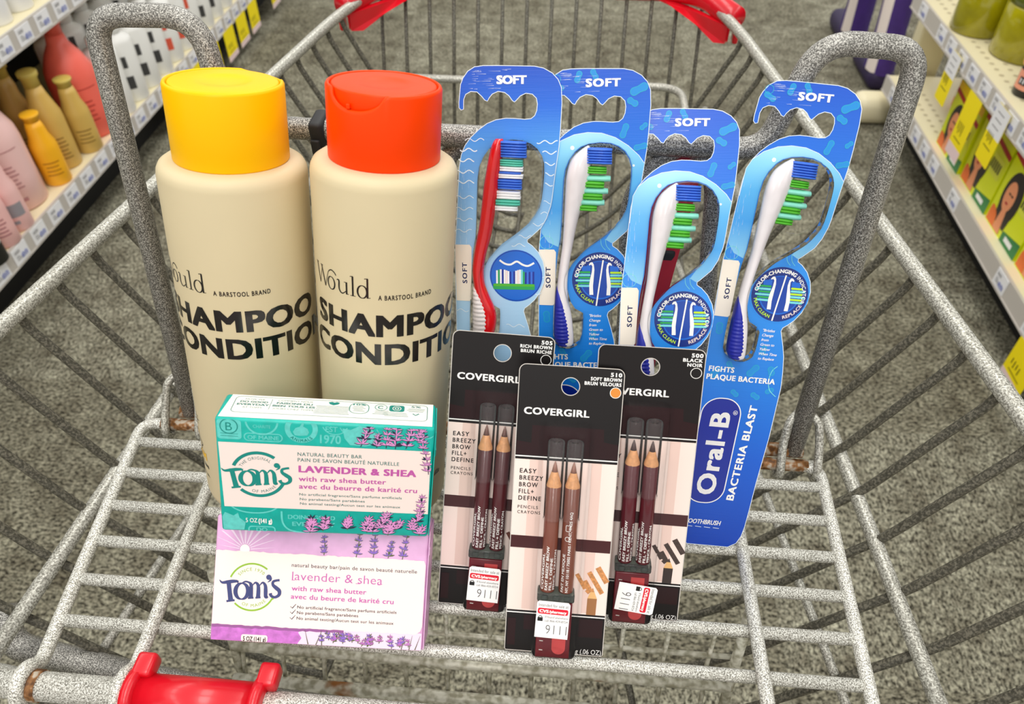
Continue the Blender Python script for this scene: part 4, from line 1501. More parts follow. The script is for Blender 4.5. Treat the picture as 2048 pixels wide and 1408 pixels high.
def brush_pack(label, M, kind, group=None):
    t = thing('toothbrush_pack', label, 'toothbrush pack', M, group)
    P = Part()
    base = CBLUE if kind == 'blue' else CPALE
    out = HOOK + RIGHT
    P.add(slab(out, [WIN], 0, .5), base)
    pr = Print(P, .52, None, .03)
    pr.add(stroke(HOOK + RIGHT, .3, True), WAVEW, 1)
    if kind == 'blue':
        ring = [(-16.0, 198), (-15.3, 209.2), (-13.0, 213.7), (-8.1, 217.8), (-1.8, 220.5), (4.7, 221.5), (11.6, 221.1), (18.1, 219.0), (24.5, 215.1), (29.8, 210.4), (32.6, 206.6), (31.4, 199), (30.2, 188), (29.4, 184.1), (27.4, 178.3), (24.8, 173.6), (19.5, 168.7), (17.6, 167.2), (14.5, 169.0)]
        inner = WIN[:13]
        inner = [(a + .35, b + .35) for a, b in inner]
        lft = [(1.4, 214.8), (-1.3, 212.6), (-4.3, 208.5), (-6.2, 204), (-7.1, 198.2), (-7.4, 192.6), (-7.7, 186.2), (-8.1, 177.8), (-8.7, 169.4), (-9.4, 165.2), (-14.6, 167.6), (-18.0, 172.4), (-18.0, 176.4), (-17.2, 186)]
        pr.poly(ring + inner[::-1] + lft, RINGP, lift=1)
        pr.add(stroke([(-16.4, 196), (-15.3, 209.2), (-13.0, 213.7), (-8.1, 217.8), (-1.8, 220.5), (4.7, 221.5), (11.6, 221.1), (18.1, 219.0), (24.5, 215.1), (29.8, 210.4), (32.4, 206.8)], .25), WAVEW, 2)
        pr.poly(circ(-2.6, 214.3, 1.0, 16), WHITE, lift=2)
        pr.poly(circ(27.4, 205.6, .55, 14), WHITE, lift=2)
        for x, y, l, w, a in ((0, 247, 5.4, 2.6, 70), (7.6, 248, 5, 2.4, -60), (-9.6, 243, 6, 2.4, -30), (28.8, 241, 8.6, 3.6, 25), (26, 235.2, 5.4, 2.8, -30), (22.4, 222, 7, 2.8, 70), (30.4, 214.5, 6.4, 2.6, 14), (31.6, 224, 4, 2, 40), (-13.8, 104, 7, 3, 55), (-15.5, 128, 6, 3.2, 95), (5.5, 106.5, 7.4, 3.2, 50), (15, 107, 5, 3, -70), (-2, 93, 4.6, 2.4, -40), (9, 92.4, 5, 2.6, -30), (16, 96, 4.4, 2.4, 30), (-7, 108.4, 4.4, 2.4, 120), (9, 118, 5, 2.4, 80)):
            capsule(pr, x, y, l, w, a)
        pr.add(stroke(circ(-10.4, 246.2, 2.0, 20), .25, True), BACT, 3)
        pr.add(stroke(circ(-15.5, 167.5, 3.4, 24), .25, True), MINTB, 3)
        pr.add(stroke(smooth_line([(19.8, 93), (16.0, 96.4), (14.6, 101.6), (15.4, 107), (17.8, 110)]), .4), MINTB, 3)
        for sx in (0, 2.4):
            pr.add(stroke(smooth_line([(12 + sx, 169.4), (12.6 + sx, 166), (14.6 + sx, 163.6)]), .25), MINTB, 3)
        pr.add(text('SOFT', 3.5, 242.6, 3.6, 16.6, .05, 1.15), WHITE, 5)
        cx, cy = 12.0, 148.3
        pr.poly(circ(cx, cy, 15.0, 48), CBLUE, lift=3)
        pr.poly(circ(cx, cy, 14.3, 48), BADGE, lift=4)
        pr.poly(circ(cx, cy - .4, 10.2, 40), BADGEB, lift=5)
        pr.poly(circ(cx, cy - .2, 9.6, 40), mat('deep_badge', (10, 66, 166), .32, coat=.2), lift=6)
        pr.add(arc_text('COLOR-CHANGING', cx, cy, 11.3, 116, 1.95, .045, 1.02, False, 118), WHITE, 7)
        pr.add(arc_text('INDICATOR', cx, cy, 11.3, 17, 1.95, .01, 1.05, False, 70), WHITE, 7)
        pr.add(arc_text('MAX CLEAN', cx, cy, 13.1, 224, 1.75, .02, 1.02, True, 62), LIMEB, 7)
        pr.add(arc_text('REPLACE', cx, cy, 13.1, 312, 1.75, .02, 1.05, True, 52), PINKP, 7)
        pr.add(stroke([(cx - 1.6, cy - 14.0), (cx + 1.5, cy + 10.2)], .75), WHITE, 10)
        mini_brush(pr, cx - 2.6, cy - .4, False, GREENB, 7)
        mini_brush(pr, cx + 2.9, cy - .6, True, LIMEB, 7)
        for i, s in enumerate(('"Bristles', 'Change', 'from', 'Green to', 'Yellow', 'When Time', 'to Replace')):
            pr.add(text(s, 6.9, 128.2 - 2.55 * i, 1.5, None, .012, .95, .25), WHITE, 6)
        pr.add(text('FIGHTS', -17.6, 104.4, 3.0, 13.4, .035, 1.1), WHITE, 6)
        pr.add(text('PLAQUE BACTERIA', -18.2, 99.9, 3.0, 36.2, .035, 1.08), WHITE, 6)
        pan = rrect(-18.6, 27, 2.4, 89.6, 9.5, 10)
        pan = [(x + (y - 58) * .035, y) for x, y in pan]
        pr.poly(pan, PANEL, lift=3)
        pr.add(stroke(pan, .55, True), WHITE, 4)
        v, f = text('Oral-B', 0, 0, 10.4, 49.5, .034, 1.12)
        pr.add(([(-3.9 - b + a * .035, 32.2 + a, 0) for a, b, _ in v], f), WHITE, 6)
        pr.add(text('®', 1.4, 80.6, 2.4, 2.6, 0, rot=88), WHITE, 6)
        pr.add(text('BACTERIA BLAST', 7.4, 29.8, 4.1, 57.2, .035, 1.12, rot=86), WHITE, 6)
        pr.add(text('TOOTHBRUSH', 3.0, 13.7, 2.9, 20, .02, 1.0, .2, align='R'), WHITE, 6)
        for i in range(4):
            pr.add(stroke([(-16 + 5 * i, 11.9), (-12.6 + 5 * i, 11.7)], .3), WAVEW, 6)
        st = (-19.3, 134.3, -11.0, 163.9)
    else:
        rnd = random.Random(5)
        for x0, x1, y, b in ((-13.0, -3.4, 216.4, 0), (-15.6, -7.0, 211.6, 1), (-16.4, -8.6, 206.6, 1), (-17.0, -8.8, 201.0, 1), (-17.4, -8.8, 196.0, 1), (-17.9, -9.2, 188.4, 0), (-18.3, -9.6, 182.6, 0), (-18.8, -10, 177.0, 0), (-19.1, -10.6, 171.4, 0), (22.6, 32.8, 215.4, 1), (25.4, 32.4, 210.4, 1), (26.6, 31.6, 205.0, 1), (26.9, 31.2, 200.0, 1), (26.8, 30.6, 195.0, 1), (26.2, 29.6, 186.2, 0), (24.8, 28, 180.6, 0), (20.8, 26.2, 175.0, 0), (13.6, 20, 168.8, 0), (10, 17, 164.4, 0), (22, 26.6, 147, 0), (20.5, 25.4, 139, 0), (7, 16.8, 121.2, 0), (-19.4, -13, 129, 0)):
            n = 14
            pts = [(x0 + (x1 - x0) * i / n, y + .75 * math.sin(i / n * (x1 - x0) * 1.05 + x0)) for i in range(n + 1)]
            pr.add(stroke(pts, .5 if b else .34), WAVEW, 2)
        pr.add(text('SOFT', 3.0, 242.5, 3.8, 14.6, .055, 1.0), WHITE, 5)
        cx, cy = 12.2, 148.2
        pr.poly(circ(cx, cy, 13.7, 48), BADGEB, lift=3)
        pr.add(stroke(circ(cx, cy, 13.2, 48), .3, True), PANEL, 4)
        pr.add(stroke(smooth_line([(3.7, 156.4), (6.4, 154.6), (9.4, 154.2), (12.6, 155.8), (15.6, 154.2), (18.4, 153.6), (21.6, 155.2)]), 1.0), WHITE, 5)
        cols = [BW, GREENB, BW, PANEL, BW, PINKP, BW, PANEL, BB, PANEL, BW, PINKP, BW, MINTB, GREENB, PANEL, BB, PANEL, BB, PANEL]
        for k, cm_ in enumerate(cols):
            x = 1.8 + k * 1.0
            top = 151.0 + .6 * math.sin(k * .62) - (.9 if k in (14, 15) else 0)
            pr.poly([(x, 143.6), (x + .92, 143.6), (x + .92, top), (x, top)], cm_, lift=5)
        pr.poly(rrect(.2, 140.9, 22.0, 144.0, .7), GREENB, lift=6)
        pr.poly(rrect(.4, 142.6, 21.8, 143.8, .4), BG, lift=7)
        st = (-19.3, 134.2, -11.2, 164.2)
    pr.poly([(st[0], st[1] + .2), (st[2] - 1.2, st[1]), (st[2] - .2, st[1] + 1.2), (st[2] + .4, st[3] - 1.4), (st[2] - .6, st[3]), (st[0], st[3])], STKR, lift=6)
    pr.add(text('SOFT', -13.5, 143.8, 2.5, 11.0, .03, 1.25, rot=90), NAVY, 7)
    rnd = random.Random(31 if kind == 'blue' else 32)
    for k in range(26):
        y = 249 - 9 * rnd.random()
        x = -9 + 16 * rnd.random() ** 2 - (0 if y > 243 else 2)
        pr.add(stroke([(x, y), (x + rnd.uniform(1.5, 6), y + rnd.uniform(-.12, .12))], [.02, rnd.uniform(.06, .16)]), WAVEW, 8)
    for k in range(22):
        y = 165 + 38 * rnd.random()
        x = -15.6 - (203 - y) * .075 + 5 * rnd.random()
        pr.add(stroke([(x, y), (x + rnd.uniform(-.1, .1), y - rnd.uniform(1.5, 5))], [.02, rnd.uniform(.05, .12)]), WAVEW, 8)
    P.build('backing_card', t, MM)

    # the toothbrush standing in the window
    zb = 4.6
    P = Part()
    if kind == 'blue':
        rows = [(5.2, 215.6, .4, .8), (4.0, 213.4, 2.7, 3.2), (1.9, 209, 4.9, 4.6), (.3, 201.5, 5.7, 5.2), (-1.0, 192, 5.0, 4.8), (-2.9, 180, 3.6, 4.2), (-4.6, 167, 2.7, 3.9), (-6.6, 153, 2.5, 3.8), (-7.4, 141, 3.0, 3.9), (-6.6, 131, 4.2, 4.0), (-6.2, 121, 4.9, 4.0), (-5.6, 115.2, 4.4, 3.6), (-5.4, 113.6, 3.4, 2.8)]
        P.add(loft(dense([(*r, zb) for r in rows])), WHH, True)
        tb = P.build('toothbrush', t, MM)
        Q = Part()
        grip = [(-9.6, 146.5, .3, 1), (-9.0, 142, 1.7, 3.4), (-8.2, 136, 2.9, 4.3), (-7.6, 130, 3.8, 4.5), (-7.2, 124, 4.4, 4.6), (-6.8, 118, 4.5, 4.4), (-6.2, 113.8, 3.2, 3.2)]
        g = dense([(*r, zb + .25) for r in grip], 12)
        g = [(a, b, c, d + (.25 * math.sin(b * 3.2) if 114.5 < b < 136 else 0), z) for a, b, c, d, z in g]
        Q.add(loft(g), BRUB, True)
        Q.build('rubber_grip', tb, MM)
        for m, x0, x1, y0, y1, n, rz in ((BB, 4.8, 16.8, 207.2, 214.6, 6, 4.2), (BG, 4.6, 14.3, 202.6, 206.0, 3, 3.4), (BM, 4.4, 16.4, 199.2, 201.4, 1, 3.0), (BG, 4.0, 13.4, 196.0, 198.8, 2, 3.4), (BM, 3.6, 15.2, 193.2, 195.4, 1, 3.0), (BG, 3.0, 12.6, 190.2, 193.0, 2, 3.4), (BM, 2.2, 13.5, 187.6, 189.8, 1, 3.0), (BG, 1.4, 9.9, 184.6, 187.2, 2, 3.0)):
            Q = Part()
            bristle_rows(Q, x0, x1, y0, y1, m, zb, n, rz)
            Q.build('bristle_row', tb, MM)
    else:
        rows = [(4.6, 217.2, 1.8, 1.2), (4.2, 215.9, 2.5, 3.2), (3.6, 213, 3.2, 4.2), (2.4, 206.9, 3.5, 4.6), (1.2, 200, 3.6, 4.6), (.4, 194, 3.9, 4.6), (-.9, 185.2, 3.7, 4.4), (-2.6, 174.2, 3.6, 4.2), (-4.0, 168, 3.6, 4.0), (-5.9, 160, 3.2, 4.0), (-7.0, 152, 3.0, 4.0), (-6.6, 144.9, 3.0, 4.0), (-5.0, 138, 3.8, 4.0), (-3.8, 132, 5.2, 4.0), (-3.6, 126, 5.8, 4.0), (-4.0, 119, 5.2, 4.0), (-4.6, 113.8, 3.8, 3.2)]
        P.add(loft(dense([(*r, zb) for r in rows])), REDH, True)
        tb = P.build('toothbrush', t, MM)
        Q = Part()
        grip = [(-9.0, 144, .3, 1.2), (-8.2, 141, 1.6, 3.4), (-6.8, 136, 3.2, 4.3), (-5.8, 130, 4.4, 4.5), (-5.6, 124, 4.6, 4.5), (-6, 118, 4.2, 4.3), (-6.2, 114, 3, 3.2)]
        g = dense([(*r, zb + .3) for r in grip], 12)
        g = [(a - .25 * abs(math.sin(b * 1.4)), b, c, d + .35 * math.sin(b * 2.8), z) for a, b, c, d, z in g]
        Q.add(loft(g), RUB, True)
        Q.build('rubber_grip', tb, MM)
        for m, x0, x1, y0, y1, n, rz in ((BB, 5.6, 17.9, 208.6, 216.2, 6, 4.0), (BMT, 5.2, 16.2, 204.6, 207.8, 3, 3.6), (BW, 5.0, 16.4, 202.0, 204.4, 2, 3.4), (BB, 4.6, 15.2, 200.9, 201.9, 1, 3.2), (BW, 4.4, 16.3, 198.6, 200.8, 2, 3.4), (BB, 4.0, 15.6, 193.4, 198.2, 4, 3.6), (BW, 3.4, 15.0, 188.6, 192.6, 3, 3.4), (BMT, 2.8, 14.8, 185.6, 188.2, 2, 3.4), (BW, 2.4, 13.6, 182.8, 185.2, 2, 3.2)):
            Q = Part()
            bristle_rows(Q, x0, x1, y0, y1, m, zb, n, rz)
            Q.build('bristle_row', tb, MM)
    # clear bubble over the window
    w0 = smooth_line(WIN + WIN[:1], 3)[:-1]
    if area2(w0) < 0:
        w0 = w0[::-1]
    n = len(w0)
    P = Part()
    lv = [(offset_in(w0, -.6), .56), (offset_in(w0, .1), .6), (offset_in(w0, .35), 5.0), (offset_in(w0, .8), 8.6), (offset_in(w0, 1.6), 9.9)]
    v, f = [], []
    for o_, z in lv:
        v += [(a, b, z) for a, b in o_]
    for i in range(len(lv) - 1):
        for k in range(n):
            b, c = i * n + k, i * n + (k + 1) % n
            f.append((b, c, c + n, b + n))
    fv, ff = fill(lv[-1][0], (), 9.9)
    f += [tuple(i + (len(lv) - 1) * n for i in t_) for t_ in ff]
    P.add((v, f), BLCLEAR, True)
    # moulded step below the bristles
    st_ = smooth_line([(1.5, 183.4), (7, 180.6), (13, 181.2), (19, 186), (22.4, 193)], 6)
    P.add(tube([(a, b, 9.9) for a, b in st_], .5, 6), BLCLEAR, True)
    P.build('blister', t, MM)
    return t


BR = 'blue toothbrush packs leaning on the child seat back'
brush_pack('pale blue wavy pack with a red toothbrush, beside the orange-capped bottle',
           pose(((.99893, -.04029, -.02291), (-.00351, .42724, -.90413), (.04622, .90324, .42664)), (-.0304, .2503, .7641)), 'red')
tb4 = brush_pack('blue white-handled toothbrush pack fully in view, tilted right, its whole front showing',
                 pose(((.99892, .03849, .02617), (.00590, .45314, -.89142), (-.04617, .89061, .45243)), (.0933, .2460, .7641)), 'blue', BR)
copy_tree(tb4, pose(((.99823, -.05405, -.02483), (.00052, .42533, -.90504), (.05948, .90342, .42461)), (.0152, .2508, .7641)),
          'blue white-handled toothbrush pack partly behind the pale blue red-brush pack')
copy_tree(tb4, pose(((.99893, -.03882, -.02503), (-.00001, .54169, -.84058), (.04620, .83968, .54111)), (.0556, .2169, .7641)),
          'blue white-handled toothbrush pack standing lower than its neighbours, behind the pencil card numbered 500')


# ------------------------------------------------------------------ the shelves beside the aisle (metres)
SHELF = mat('cream_shelf_steel', (236, 226, 190), .45)
RAILP = mat('price_rail_grey', (196, 190, 182), .4)
TICKET = mat('ticket_paper', (240, 240, 242), .5)
TBLUE = mat('ticket_blue', (70, 96, 190), .5)
TGRY = mat('ticket_grey', (120, 118, 120), .5)
YTAG = mat('sale_tag_yellow', (255, 232, 0), .45)
TPINK = mat('sale_tag_pink', (240, 214, 214), .5)
DARKB = mat('dark_back_panel', (30, 26, 24), .7)
KICK = mat('black_kick_plate', (16, 15, 15), .6)
PEG = mat('shelf_hole', (196, 184, 150), .6)


def shelf_unit(label, sg, xf, y0, y1, levels, depth, skip):
    """one run of shelving; sg -1 = left of the aisle; levels = (top of shelf, strip bottom)"""
    t = thing('store_shelf', label, 'shelf', Matrix.Translation((xf, (y0 + y1) / 2, 0)))
    inv = Matrix.Translation((-xf, -(y0 + y1) / 2, 0))

    def put(P, name, parent=t):
        o = P.build(name, parent)
        if parent == t:
            o.matrix_parent_inverse = inv
        return o
    xb = xf + sg * depth
    P = Part()
    P.add(box(*sorted((xb, xb + sg * .02)), y0, y1, 0, 1.5), DARKB)
    put(P, 'back_panel')
    P = Part()
    P.add(box(*sorted((xf + sg * .09, xf + sg * .10)), y0, y1, 0, levels[0][0] - .03), KICK)
    put(P, 'kick_plate')
    for zi, (zt, zb) in enumerate(levels):
        P = Part()
        P.add(box(*sorted((xf + sg * .004, xb)), y0, y1, zt - .025, zt), SHELF)
        if sg > 0:
            for iy in range(int((y1 - y0) / .03)):
                for ix in range(2):
                    P.add(fill(circ(0, 0, .006, 8), (), 0), PEG, False, Matrix.Translation((xf + sg * (.04 + .03 * ix), y1 - .03 - .03 * iy, zt + .0006)))
        sh = put(P, 'shelf_board')
        P = Part()
        v, f = box(*sorted((xf, xf + sg * .006)), y0, y1, zb, zt + .002)
        P.add((v, f), RAILP)
        P.add(box(*sorted((xf - sg * .002, xf)), y0, y1, zb, zb + .003), RAILP)
        rl = put(P, 'price_rail')
        k = 0
        y = y0 + .03
        rnd = random.Random(20 + zi + (5 if sg > 0 else 0))
        while y < y1 - .06:
            if y > .75 and not (zi in skip and rnd.random() < skip[zi]):
                h = zt - zb
                Q = Part()
                Q.add(box(*sorted((xf - sg * .0016, xf - sg * .0002)), y, y + .052, zb + .005, zt - .001), TICKET)
                q = Print(Q, 0, lambda a, b, c, y=y, zb=zb: (xf - sg * (.0018 + c), y + (.052 - a if sg > 0 else a), zb + .005 + b), .0004)
                for j in range(3):
                    q.add(stroke([(.008, .010 + .004 * j), (.026 - .004 * j, .010 + .004 * j)], .0014), TGRY, 1)
                q.poly([(.030, .005), (.046, .005), (.046, .019), (.030, .019)], TICKET, lift=1)
                for j in range(5):
                    q.add(stroke([(.026 + .0045 * j, .007), (.026 + .0045 * j, .017 + .002 * (j % 2))], .0022), TBLUE, 2)
                for j in range(6):
                    q.add(stroke([(.008 + .003 * j, .024), (.008 + .003 * j, .031)], .0012), TGRY, 2)
                o = Q.build('price_ticket', rl)
            y += .0755
    return t


XL, XR = -1.165, .90
shelf_unit('long cream shelf run with price rails on the left of the aisle', -1, XL, -.4, 3.35, [(.165, .122), (.512, .470)], .42, {})
shelf_unit('cream pegholed shelf run with price rails on the right of the aisle', 1, XR, -.4, 2.24, [(.165, .122), (.398, .357)], .42, {0: .5, 1: .15})

P = Part()
P.add(rbox(.965, 1.05, 2.262, 2.32, 0, 1.5, .008), SHELF, True)
P.add(rbox(.93, 1.32, 2.255, 2.325, .0, .115, .02), SHELF, True)
P.add(rbox(.852, .965, 2.246, 2.335, .0, .085, .028), SHELF, True)
tag(P.build('shelf_upright'), 'cream steel end post and foot closing the right shelf run', 'post')


def tagged(o, label, cat, group=None):
    return tag(o, label, cat, group)


# yellow sale tags hanging from the rails
def sale_tag(y, x, z, w, h, tilt, label, group, sg, bottom=True, white_top=0.0):
    t = Part()
    v, f = slab(rrect(-w / 2, -h, w / 2, 0, .004), (), 0, .0006)
    t.add((v, f), YTAG)
    q = Print(t, .0007, None, .0002)
    if white_top:
        q.poly([(-w / 2, -h * white_top), (w / 2, -h * white_top), (w / 2, 0), (-w / 2, 0)], TICKET, lift=1)
        for j in range(3):
            q.add(stroke([(-w * .3, -h * .12 * (j + 1)), (w * .2, -h * .12 * (j + 1))], .002), TGRY, 2)
    if bottom:
        q.poly([(-w / 2, -h), (w / 2, -h), (w / 2, -h * .82), (-w / 2, -h * .82)], TPINK, lift=1)
    for j in range(4):
        q.add(stroke([(-w * .30 + w * .12 * j, -h * .46), (-w * .30 + w * .12 * j, -h * (.60 + .04 * (j % 2)))], .0024), BLACK, 2)
    q.add(stroke([(-w * .3, -h * .72), (w * .26, -h * .72)], .0018), BLACK, 2)
    o = t.build('sale_tag')
    a = math.radians(90)
    R = Matrix.Rotation(-sg * a, 4, 'Z') @ Matrix.Rotation(a, 4, 'X')
    o.matrix_world = Matrix.Translation((x, y, z)) @ R @ Matrix.Rotation(math.radians(tilt), 4, 'Y' if False else 'Z')
    return tag(o, label, 'sale tag', group)


for i, y in enumerate((2.12, 2.22, 2.36, 2.50, 2.62, 2.74)):
    sale_tag(y, XL + .004, .128, .088, .098, 0, 'yellow sale tag in the row hanging under the left shelf rail', 'yellow sale tags under the left rail', -1)
sale_tag(2.98, XL + .004, .128, .088, .098, 0, 'yellow sale tag hanging apart, farthest along the left shelf', None, -1)
sale_tag(1.865, XR - .006, .388, .062, .120, 0, 'yellow tag with white top hanging by the shelf end post', None, 1, False, .45)
sale_tag(1.70, XR - .008, .362, .072, .150, 0, 'long plain yellow sale tag hanging over the nearest-to-post hair boxes', None, 1, True)
sale_tag(1.575, XR - .006, .396, .066, .125, 0, 'white and yellow tag hanging in front of the red stripe of a hair box', None, 1, False, .5)
sale_tag(1.13, XR - .005, .128, .085, .098, 0, 'yellow sale tag low at the right edge under the bottom rail', None, 1, True)


# ---- bottles on the left shelf
def shelf_bottle(name, label, x, y, z, prof, body_rgb, cap_prof=None, cap_rgb=None, group=None, marks=None, rough=.35, sg=-1):
    t = thing(name, label, name.split('_')[-1], Matrix.Translation((x, y, z)), group)
    P = Part()
    m = mat('plastic_%02x%02x%02x' % body_rgb, body_rgb, rough)
    P.add(lathe(prof, 28), m, True)
    if marks:
        r = prof[2][0]
        dark = mat('mark_%02x%02x%02x' % marks[0], marks[0], .5)
        th = math.radians(-52)

        def wrap(a, b, c):
            u = a / r + th
            return ((r + c) * math.cos(u), (r + c) * math.sin(u), b)
        q = Print(P, .0004, wrap, .0002, .004)
        for (a, b, w, h) in marks[1]:
            q.poly([(a - w / 2, b - h / 2), (a + w / 2, b - h / 2), (a + w / 2, b + h / 2), (a - w / 2, b + h / 2)], dark, lift=1)
    P.build('bottle_body' if cap_prof else 'jar_body', t)
    if cap_prof:
        Q = Part()
        Q.add(lathe(cap_prof, 24), mat('plastic_%02x%02x%02x' % cap_rgb, cap_rgb, rough), True)
        Q.build('bottle_cap', t)
    return t


def tall(r, h, neck, cap_h):
    """waisted bottle: straight body, long sloping shoulder, slim neck"""
    hb = h * .50
    prof = [(r * .9, 0), (r, .004), (r, hb * .5), (r, hb), (r * .96, hb + h * .08), (r * .72, hb + h * .20), (neck * 1.25, h - cap_h - h * .08), (neck, h - cap_h)]
    cap = [(neck * 1.02, h - cap_h), (neck * 1.02, h - cap_h * .45), (neck * 1.28, h - cap_h * .3), (neck * 1.3, h - cap_h * .05), (neck * 1.2, h)]
    return prof, cap


def lines(w, h0, n, gap, t=.003):
    return [(0, h0 + gap * i, w * (1 - .12 * (i % 3)), t) for i in range(n)]


for (name, label, x, y, r, h, nk, ch, rgb, crgb, mk) in (
    ('shampoo_bottle', 'big coral bottle with sloping shoulders on the left shelf', -1.237, 1.737, .058, .285, .02, .035, (250, 112, 96), (240, 104, 90), ((190, 60, 54), lines(.05, .05, 5, .012) + [(0, .13, .09, .002)])),
    ('shampoo_bottle', 'dark coral bottle half hidden behind the gold bottles', -1.405, 1.63, .058, .285, .02, .035, (214, 86, 78), (200, 76, 70), ((150, 44, 40), lines(.05, .05, 4, .012))),
    ('conditioner_bottle', 'tall gold bottle with a ringed neck', -1.222, 1.572, .036, .232, .017, .034, (214, 176, 92), (212, 190, 96), ((150, 116, 50), lines(.042, .03, 6, .010))),
    ('conditioner_bottle', 'small gold bottle beside the big coral bottle', -1.200, 1.648, .031, .182, .016, .02, (212, 176, 92), (214, 190, 96), ((150, 116, 50), lines(.036, .03, 4, .010))),
    ('conditioner_bottle', 'small amber yellow bottle beside the big pale pink bottle', -1.203, 1.497, .030, .170, .0155, .018, (252, 184, 30), (252, 188, 40), ((190, 120, 14), lines(.036, .03, 4, .010))),
    ('conditioner_bottle', 'gold bottle half hidden at the back beside the big pale pink bottle', -1.31, 1.50, .034, .245, .017, .034, (204, 164, 74), (206, 182, 84), ((150, 116, 50), lines(.04, .04, 4, .010))),
    ('conditioner_bottle', 'gold bottle half hidden behind the tall ringed gold bottle', -1.30, 1.585, .033, .24, .018, .030, (206, 170, 96), (196, 176, 84), ((150, 116, 50), lines(.04, .04, 4, .010))),
    ('shampoo_bottle', 'big pale pink bottle on the left shelf', -1.252, 1.405, .064, .30, .022, .035, (240, 198, 194), (236, 196, 192), ((188, 132, 134), lines(.06, .06, 6, .010) + [(0, .145, .10, .002), (.01, .03, .03, .008)])),
    ('conditioner_bottle', 'small pale pink bottle with a grey label', -1.196, 1.312, .030, .172, .0165, .018, (240, 192, 188), (240, 194, 190), ((150, 146, 152), [(0, .052, .052, .03), (0, .024, .012, .008)])),
    ('conditioner_bottle', 'small pale pink bottle at the near edge of the pink group', -1.192, 1.252, .030, .172, .0165, .018, (240, 188, 184), (240, 194, 190), ((176, 110, 116), lines(.04, .03, 5, .009))),
    ('conditioner_bottle', 'white bottle with a black foot at the left picture edge', -1.185, 1.185, .032, .13, .018, .02, (236, 236, 226), (236, 236, 226), ((22, 24, 20), [(0, .022, .10, .04)])),
):
    pr_, cp_ = tall(r, h, nk, ch)
    shelf_bottle(name, label, x, y, .165, pr_, rgb, cp_, crgb, 'bottles on the bottom left shelf', mk)


def white_box_bottle(label, x, y, h, r, mk, group):
    prof = [(r * .94, 0), (r, .004), (r, h * .4), (r, h * .78), (r * .9, h * .84), (r * .45, h * .88), (r * .42, h * .9)]
    cap = [(r * .55, h * .9), (r * .55, h * .985), (r * .5, h)]
    return shelf_bottle('lotion_bottle', label, x, y, .165, prof, (240, 240, 236), cap, (238, 238, 234), group, mk)


DKM = (62, 62, 62)
ORM = (226, 92, 66)
GW = 'white bottles on the bottom left shelf'
for j, y in enumerate([1.845 + .084 * i for i in range(11)]):
    mk = ((ORM if j in (4, 5, 6) else DKM), [(.0, .055, .022, .034), (0, .11, .012, .03)])
    white_box_bottle('white bottle with an orange mark, front row of the left shelf' if j in (4, 5, 6) else 'white bottle with a dark mark, front row of the left shelf', -1.212, y, .20, .041, mk, 'white orange-marked bottles' if j in (4, 5, 6) else GW)
for j, y in enumerate([1.82 + .084 * i for i in range(10)]):
    white_box_bottle('taller white bottle in the back row of the left shelf', -1.315, y, .235, .04, (DKM, [(0, .09, .016, .05), (0, .17, .014, .03)]), 'white bottles at the back of the left shelf')
for j, y in enumerate([2.765 + .085 * i for i in range(6)]):
    pr_, cp_ = tall(.036, .2, .015, .03)
    shelf_bottle('lotion_bottle', 'grey green bottle at the far end of the left shelf', -1.215, y, .165, pr_, (196, 200, 184), cp_, (150, 140, 110), 'grey green bottles at the far end', None)
GU = 'white and green bottles on the upper left shelf'
for j, y in enumerate([1.22 + .083 * i for i in range(12)]):
    r = .034
    shelf_bottle('lotion_bottle', 'white bottle with a green line on the upper left shelf', -1.222, y, .512, [(r * .94, 0), (r, .003), (r, .05), (r, .12), (r * .8, .135), (r * .4, .14)], (236, 236, 238), [(r * .5, .14), (r * .5, .165), (r * .45, .168)], (238, 238, 240), GU, ((150, 200, 90), [(0, .055, .1, .006)]))
for j, y in enumerate([1.50 + .085 * i for i in range(5)]):
    r = .034
    shelf_bottle('lotion_bottle', 'white bottle behind the front row of the upper left shelf', -1.305, y, .512, [(r * .94, 0), (r, .003), (r, .05), (r, .13), (r * .8, .14), (r * .4, .145)], (232, 232, 234), [(r * .5, .145), (r * .5, .17), (r * .45, .172)], (238, 238, 240), 'second row of the upper left shelf', None)

# ---- right shelf: tubs above, hair colour boxes below
OLIVE = (158, 150, 10)
for i, (x, y, r, h) in enumerate(((.970, 1.985, .062, .12), (1.025, 1.845, .072, .13), (1.085, 1.695, .072, .13), (1.10, 2.05, .06, .12), (1.21, 1.94, .07, .13), (1.25, 1.76, .07, .13))):
    lab = ('olive yellow gel tub next to the shelf end post', 'big olive yellow gel tub second from the end post', 'big olive yellow gel tub behind the orange-lidded jar', 'olive yellow gel tub at the back near the end post', 'olive yellow gel tub in the middle of the back row', 'olive yellow gel tub in the back row behind the orange-lidded jar')[i]
    t = thing('gel_tub', lab, 'tub', Matrix.Translation((x, y, .398)), 'olive yellow gel tubs on the upper right shelf')
    P = Part()
    P.add(lathe([(r * .92, 0), (r, .006), (r, h * .5), (r, h * .86), (r * .93, h * .9)], 32), mat('olive_gel', OLIVE, .14, coat=.5, var=(24, .22)), True)
    P.build('tub_body', t)
    P = Part()
    P.add(lathe([(r * 1.0, h * .9), (r * 1.0, h * 1.1), (r * .96, h * 1.14)], 32), mat('olive_lid', (96, 112, 8), .25, coat=.3), True)
    P.build('tub_lid', t)
t = thing('hair_gel_jar', 'black jar with an orange lid and pink label on the upper right shelf', 'jar', Matrix.Translation((.960, 1.640, .398)))
P = Part()
P.add(lathe([(.029, 0), (.031, .003), (.031, .022), (.031, .066), (.028, .07)], 32), mat('black_jar', (20, 18, 18), .25), True)
